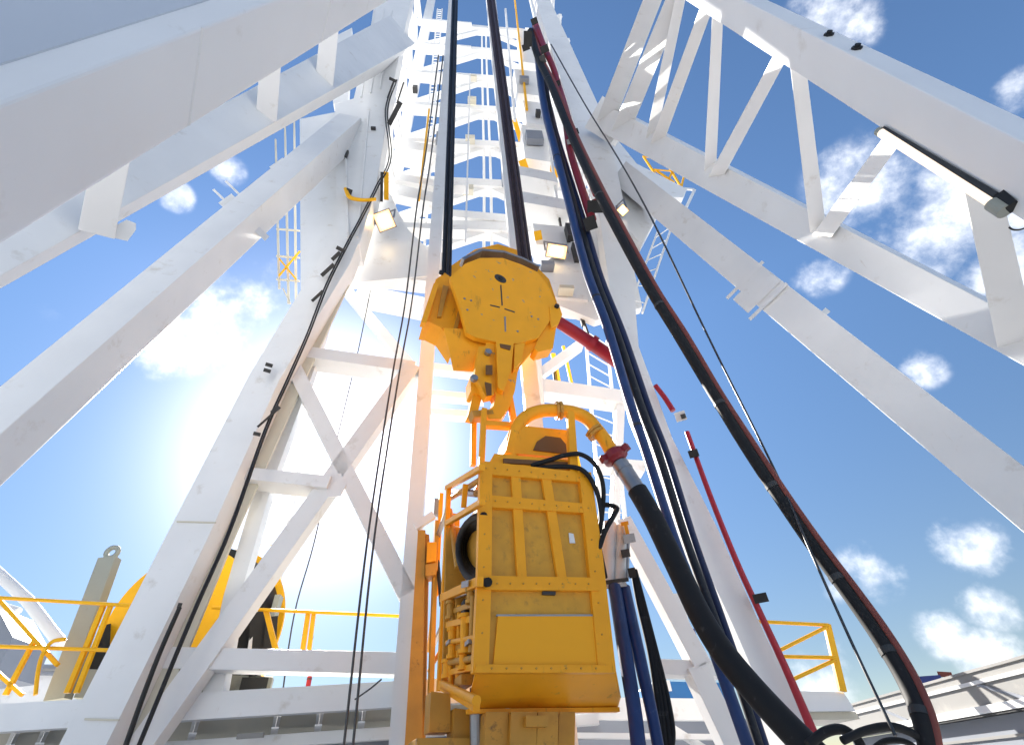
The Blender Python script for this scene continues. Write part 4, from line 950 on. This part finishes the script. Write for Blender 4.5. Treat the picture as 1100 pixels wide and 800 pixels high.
# cable reel
cr = P(188, 664, 10.2); s = mpp(cr)
rl = thing('cable_reel', (cr.x, cr.y, zt), 'large yellow cable reel standing behind the left mast leg', 'cable reel')
ax = (MN + MX * .12).normalized()
R1 = 94 * s
MB().lathe(cr + ax * .9, ax, [(0, R1 * 1.0), (.06, R1 * 1.0), (.06, R1 * .5)], 64).build('rear_flange', 'rail_yellow', rl)
MB().lathe(cr + ax * .3, ax, [(0, R1 * .90), (.6, R1 * .92), (.6, R1 * .3)], 64).build('wound_cable', 'lug_black', rl)
MB().lathe(cr + ax * .0, ax, [(0, .12), (.0, R1 * .78), (.05, R1 * .80), (.10, R1 * .80), (.10, R1 * .3)], 64).build('front_flange', 'rail_yellow', rl)
MB().lathe(cr + ax * .1, ax, [(0, R1 * .76), (.4, R1 * .76)], 48).build('hub', 'lug_black', rl)
MB().lathe(cr - ax * .12, ax, [(0, .16), (.12, .2)], 20).build('axle', 'steel', rl)
rs = thing('reel_stand', P(90, 746, 9.9), 'beige steel stand with lifting eyes carrying the yellow cable reel', 'stand')
def upright(x0, y0, x1, y1, wp, d, eye):
    a, b = P(x0, y0, d), P(x1, y1, d); b = Vector((a.x, a.y, 0)) + (b - Vector((b.x, b.y, 0))) if False else b
    mb = MB(); mb.beam(a, b, wp * mpp(a), .22, w1=wp * .85 * mpp(b)); o = mb.build('post', 'beige_post', rs, .01)
    if eye:
        u = (b - a).normalized(); c = b + u * .12; pr = []
        sd_ = u.cross(MN).normalized(); ring = [c + (u * math.cos(t) + sd_ * math.sin(t)) * .10 for t in [2 * math.pi * k / 14 for k in range(15)]]
        MB().tube(ring, .045, 8).build('lifting_eye', 'beige_post', o)
upright(62, 752, 118, 600, 20, 9.8, True); upright(258, 750, 285, 610, 22, 10.8, True); upright(300, 640, 270, 745, 6, 10.6, False)
mb = MB(); mb.beam(P(90, 735, 10.0), P(290, 742, 10.6), .3, .4, ref=UP); mb.build('sill', 'beige_post', rs, .01)
pxbox('cross_tube', 120, 655, 9.75, 70, 6, .05, 'rail_yellow', rs, 0) if False else None
for (x0, y0), (x1, y1) in (((262, 600), (246, 660)), ((283, 602), (268, 700)), ((262, 628), (278, 628)), ((256, 652), (272, 654))):
    mb = MB(); a, b = P(x0, y0, 10.1), P(x1, y1, 10.1); mb.beam(a, b, 3 * mpp(a), .08); mb.build('guard_bar', 'white', rs)
for (x, y, w, h, a) in ((101, 722, 18, 50, 20), (112, 684, 10, 24, 20), (268, 626, 10, 44, 14), (262, 668, 12, 50, 14), (277, 690, 16, 60, 14), (290, 690, 12, 50, 10), (272, 738, 26, 18, 0), (238, 736, 14, 12, 20)):
    pxbox('motor', x, y, 10.3, w, h, .2, 'lug_black', rs, -a, .02)

# distant white tube, grey box, pale block on the left
tg = thing('crane_boom', P(64, 690, 13), 'pale slanting tube behind the far left guard rail', 'boom')
mb = MB(); mb.tube([P(-30, 590, 13), P(30, 645, 13), P(66, 692, 13)], .12, 12); mb.build('tube', 'white', tg)
mb = MB(); mb.tube([P(-30, 636, 13.2), P(0, 650, 13.2), P(20, 656, 13)], .08, 10); mb.build('brace', 'white', tg)
tag(MB().plate([P(-60, 650, 20), P(-4, 650, 20), P(14, 684, 20), P(-4, 724, 20), P(-60, 730, 20)], MN, 2).build('grey_cabin', 'grey_panel'), 'dark grey cabin corner at the left edge behind the guard rail', 'cabin')
sb = thing('site_cabin', P(30, 760, 24), 'low white cabin with ribbed eaves behind the far left guard rail', 'cabin')
def frm(par, name, pts, d, th, mt): return MB().plate([P(x, y, d) for x, y in pts], MN, th).build(name, mt, par, .02)
frm(sb, 'wall', [(-60, 722), (96, 724), (92, 800), (-60, 800)], 24, 5, 'white'); frm(sb, 'eaves', [(-64, 711), (100, 714), (99, 724), (-64, 721)], 23.6, 6, 'grey_panel'); frm(sb, 'roof', [(-64, 716), (98, 718), (98, 720.5), (-64, 718.5)], 23.5, .1, 'roof_white')
# coloured odds and ends behind the deck
def odd(name, x, y, d, w, h, mt, label, cat, th=.15):
    p = P(x, y + h / 2, d); t = thing(name, p, label, cat)
    a, b = P(x, y - h / 2, d), p
    MB().lathe(Vector((a.x, a.y, b.z)), UP, [(0, w * mpp(a) / 2), ((a.z - b.z) * .92, w * mpp(a) / 2), (a.z - b.z, w * mpp(a) * .3)], 20).build('body', mt, t)
    MB().lathe(Vector((a.x, a.y, b.z + (a.z - b.z) * .8)), UP, [(0, w * mpp(a) * .54), ((a.z - b.z) * .06, w * mpp(a) * .54)], 20).build('band', 'dark_steel', t)
odd('gas_bottle', 333, 737, 12, 5, 24, 'red_paint', 'red cylinder behind the deck to the right of the yellow posts', 'cylinder')
odd('gas_bottle', 335, 692, 12, 4, 22, 'navy_paint', 'navy cylinder above the red one behind the white beam', 'cylinder')
odd('gas_bottle', 750, 704, 14, 7, 16, 'red_paint', 'red cylinder at the right behind the white bracing', 'cylinder')
odd('gas_bottle', 801, 698, 14, 6, 12, 'red_paint', 'small red cylinder glimpsed left of the right mast leg', 'cylinder')
bt = thing('blue_tank', P(730, 760, 12), 'bright blue tank behind the lower right bracing', 'tank')
mb = MB(); mb.plate([P(700, 731, 12), P(788, 733, 12), P(790, 752, 12), P(702, 750, 12)], MN, 1.6); mb.build('shell', 'blue_tank', bt, .06)
for x, y, w, h in ((718, 736, 5, 10), ): pxbox('label_plate', x, y, 11.95, w, h, .04, 'white', bt)
pxbox('hatch', 764, 740, 11.9, 10, 10, .06, 'lug_black', bt); pxbox('pipe_stub', 746, 684, 12, 5, 16, .1, 'navy_paint', bt)
# right deck below the bracing
dr = thing('deck_platform', P(720, 790, 8.9), 'short white deck behind the hoses right of the yellow machine', 'platform')
frm(dr, 'fascia', [(600, 764), (870, 748), (872, 772), (600, 776)] if False else [(600, 748), (772, 750), (772, 773), (600, 772)], 10.5, .2, 'white')
frm(dr, 'crossbeam', [(600, 786), (800, 788), (800, 794), (600, 792)], 10.3, .2, 'white'); frm(dr, 'crossbeam', [(600, 800), (800, 802), (800, 820), (600, 820)], 10.9, .2, 'grey_panel')
frm(dr, 'skirt_panel', [(590, 770), (836, 772), (836, 900), (590, 900)], 12.2, .1, 'grey_panel')
pa, pb = P(716, 778, 10.6), P(760, 806, 10.6); mb = MB(); mb.beam(pa, pb, 6 * mpp(pa), .15); mb.build('brace', 'white', dr)
# small platform under the right railing
pf = thing('landing_platform', P(870, 780, 8.6), 'small white landing at the lower right carrying the yellow guard rail', 'platform')
frm(pf, 'box', [(828, 741), (906, 743), (919, 763), (842, 764)], 8.5, 1.0, 'white_clean'); frm(pf, 'apron', [(842, 765), (919, 764), (924, 772), (846, 773)], 8.6, .9, 'cream')
# long white equipment roof, lower right
sk = thing('trailer_house', P(1000, 790, 7), 'long white steel trailer house with ridged edge at the lower right corner', 'trailer')
def sk_pt(x, y):           # points of its long left wall
    r = ray(x, y); return EYE + r * (5.6 / r.x)
zt2 = sk_pt(1100, 703).z
def wall(name, z0, z1, x0, y0, y1, th, mt):
    c = Vector((x0 + th / 2, (y0 + y1) / 2, (z0 + z1) / 2))
    return MB().box(c, Vector((th / 2, 0, 0)), Vector((0, (y1 - y0) / 2, 0)), Vector((0, 0, (z1 - z0) / 2))).build(name, mt, sk, .01)
zb2 = sk_pt(1100, 753).z
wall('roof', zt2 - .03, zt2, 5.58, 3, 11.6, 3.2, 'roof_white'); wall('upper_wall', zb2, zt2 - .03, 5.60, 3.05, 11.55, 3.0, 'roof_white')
zr = zt2 - (zt2 - zb2) * .34
wall('ridge', zr - .02, zr + .02, 5.575, 3, 11.6, .03, 'white'); wall('gutter', zb2 - .05, zb2 + .03, 5.56, 3, 11.6, .1, 'white')
wall('drip_edge', zb2 - .075, zb2 - .055, 5.57, 3, 11.6, .08, 'dark_steel')
wall('lower_wall', 0, zb2 - .08, 5.68, 3.1, 11.5, 2.6, 'grey_panel'); wall('ridge', zb2 - .30, zb2 - .27, 5.66, 3.1, 11.5, .03, 'roof_white')
for y in (5.2, 7.6, 10.0):
    mb = MB(); mb.beam(Vector((5.592, y, zr - .02)), Vector((5.592, y - .6, zb2 + .03)), .035, .016, ref=Vector((1, 0, 0))); mb.build('slant_strip', 'grey_panel', sk)  # thin slanted strips across the upper and lower wall
    mb = MB(); mb.beam(Vector((5.672, y - .3, zb2 - .3)), Vector((5.672, y - .9, .4)), .05, .016, ref=Vector((1, 0, 0))); mb.build('slant_strip', 'roof_white', sk)
tag(pxbox('tarp_roll', 998, 729, 9.6, 22, 6, .2, 'navy_paint', None, 4), 'rolled blue tarpaulin on top of the white trailer house', 'tarpaulin')
tag(pxbox('wood_block', 1015, 724, 9.4, 12, 5, .15, 'red_stripe', None, 12), 'brown wooden block on top of the white trailer house', 'block')
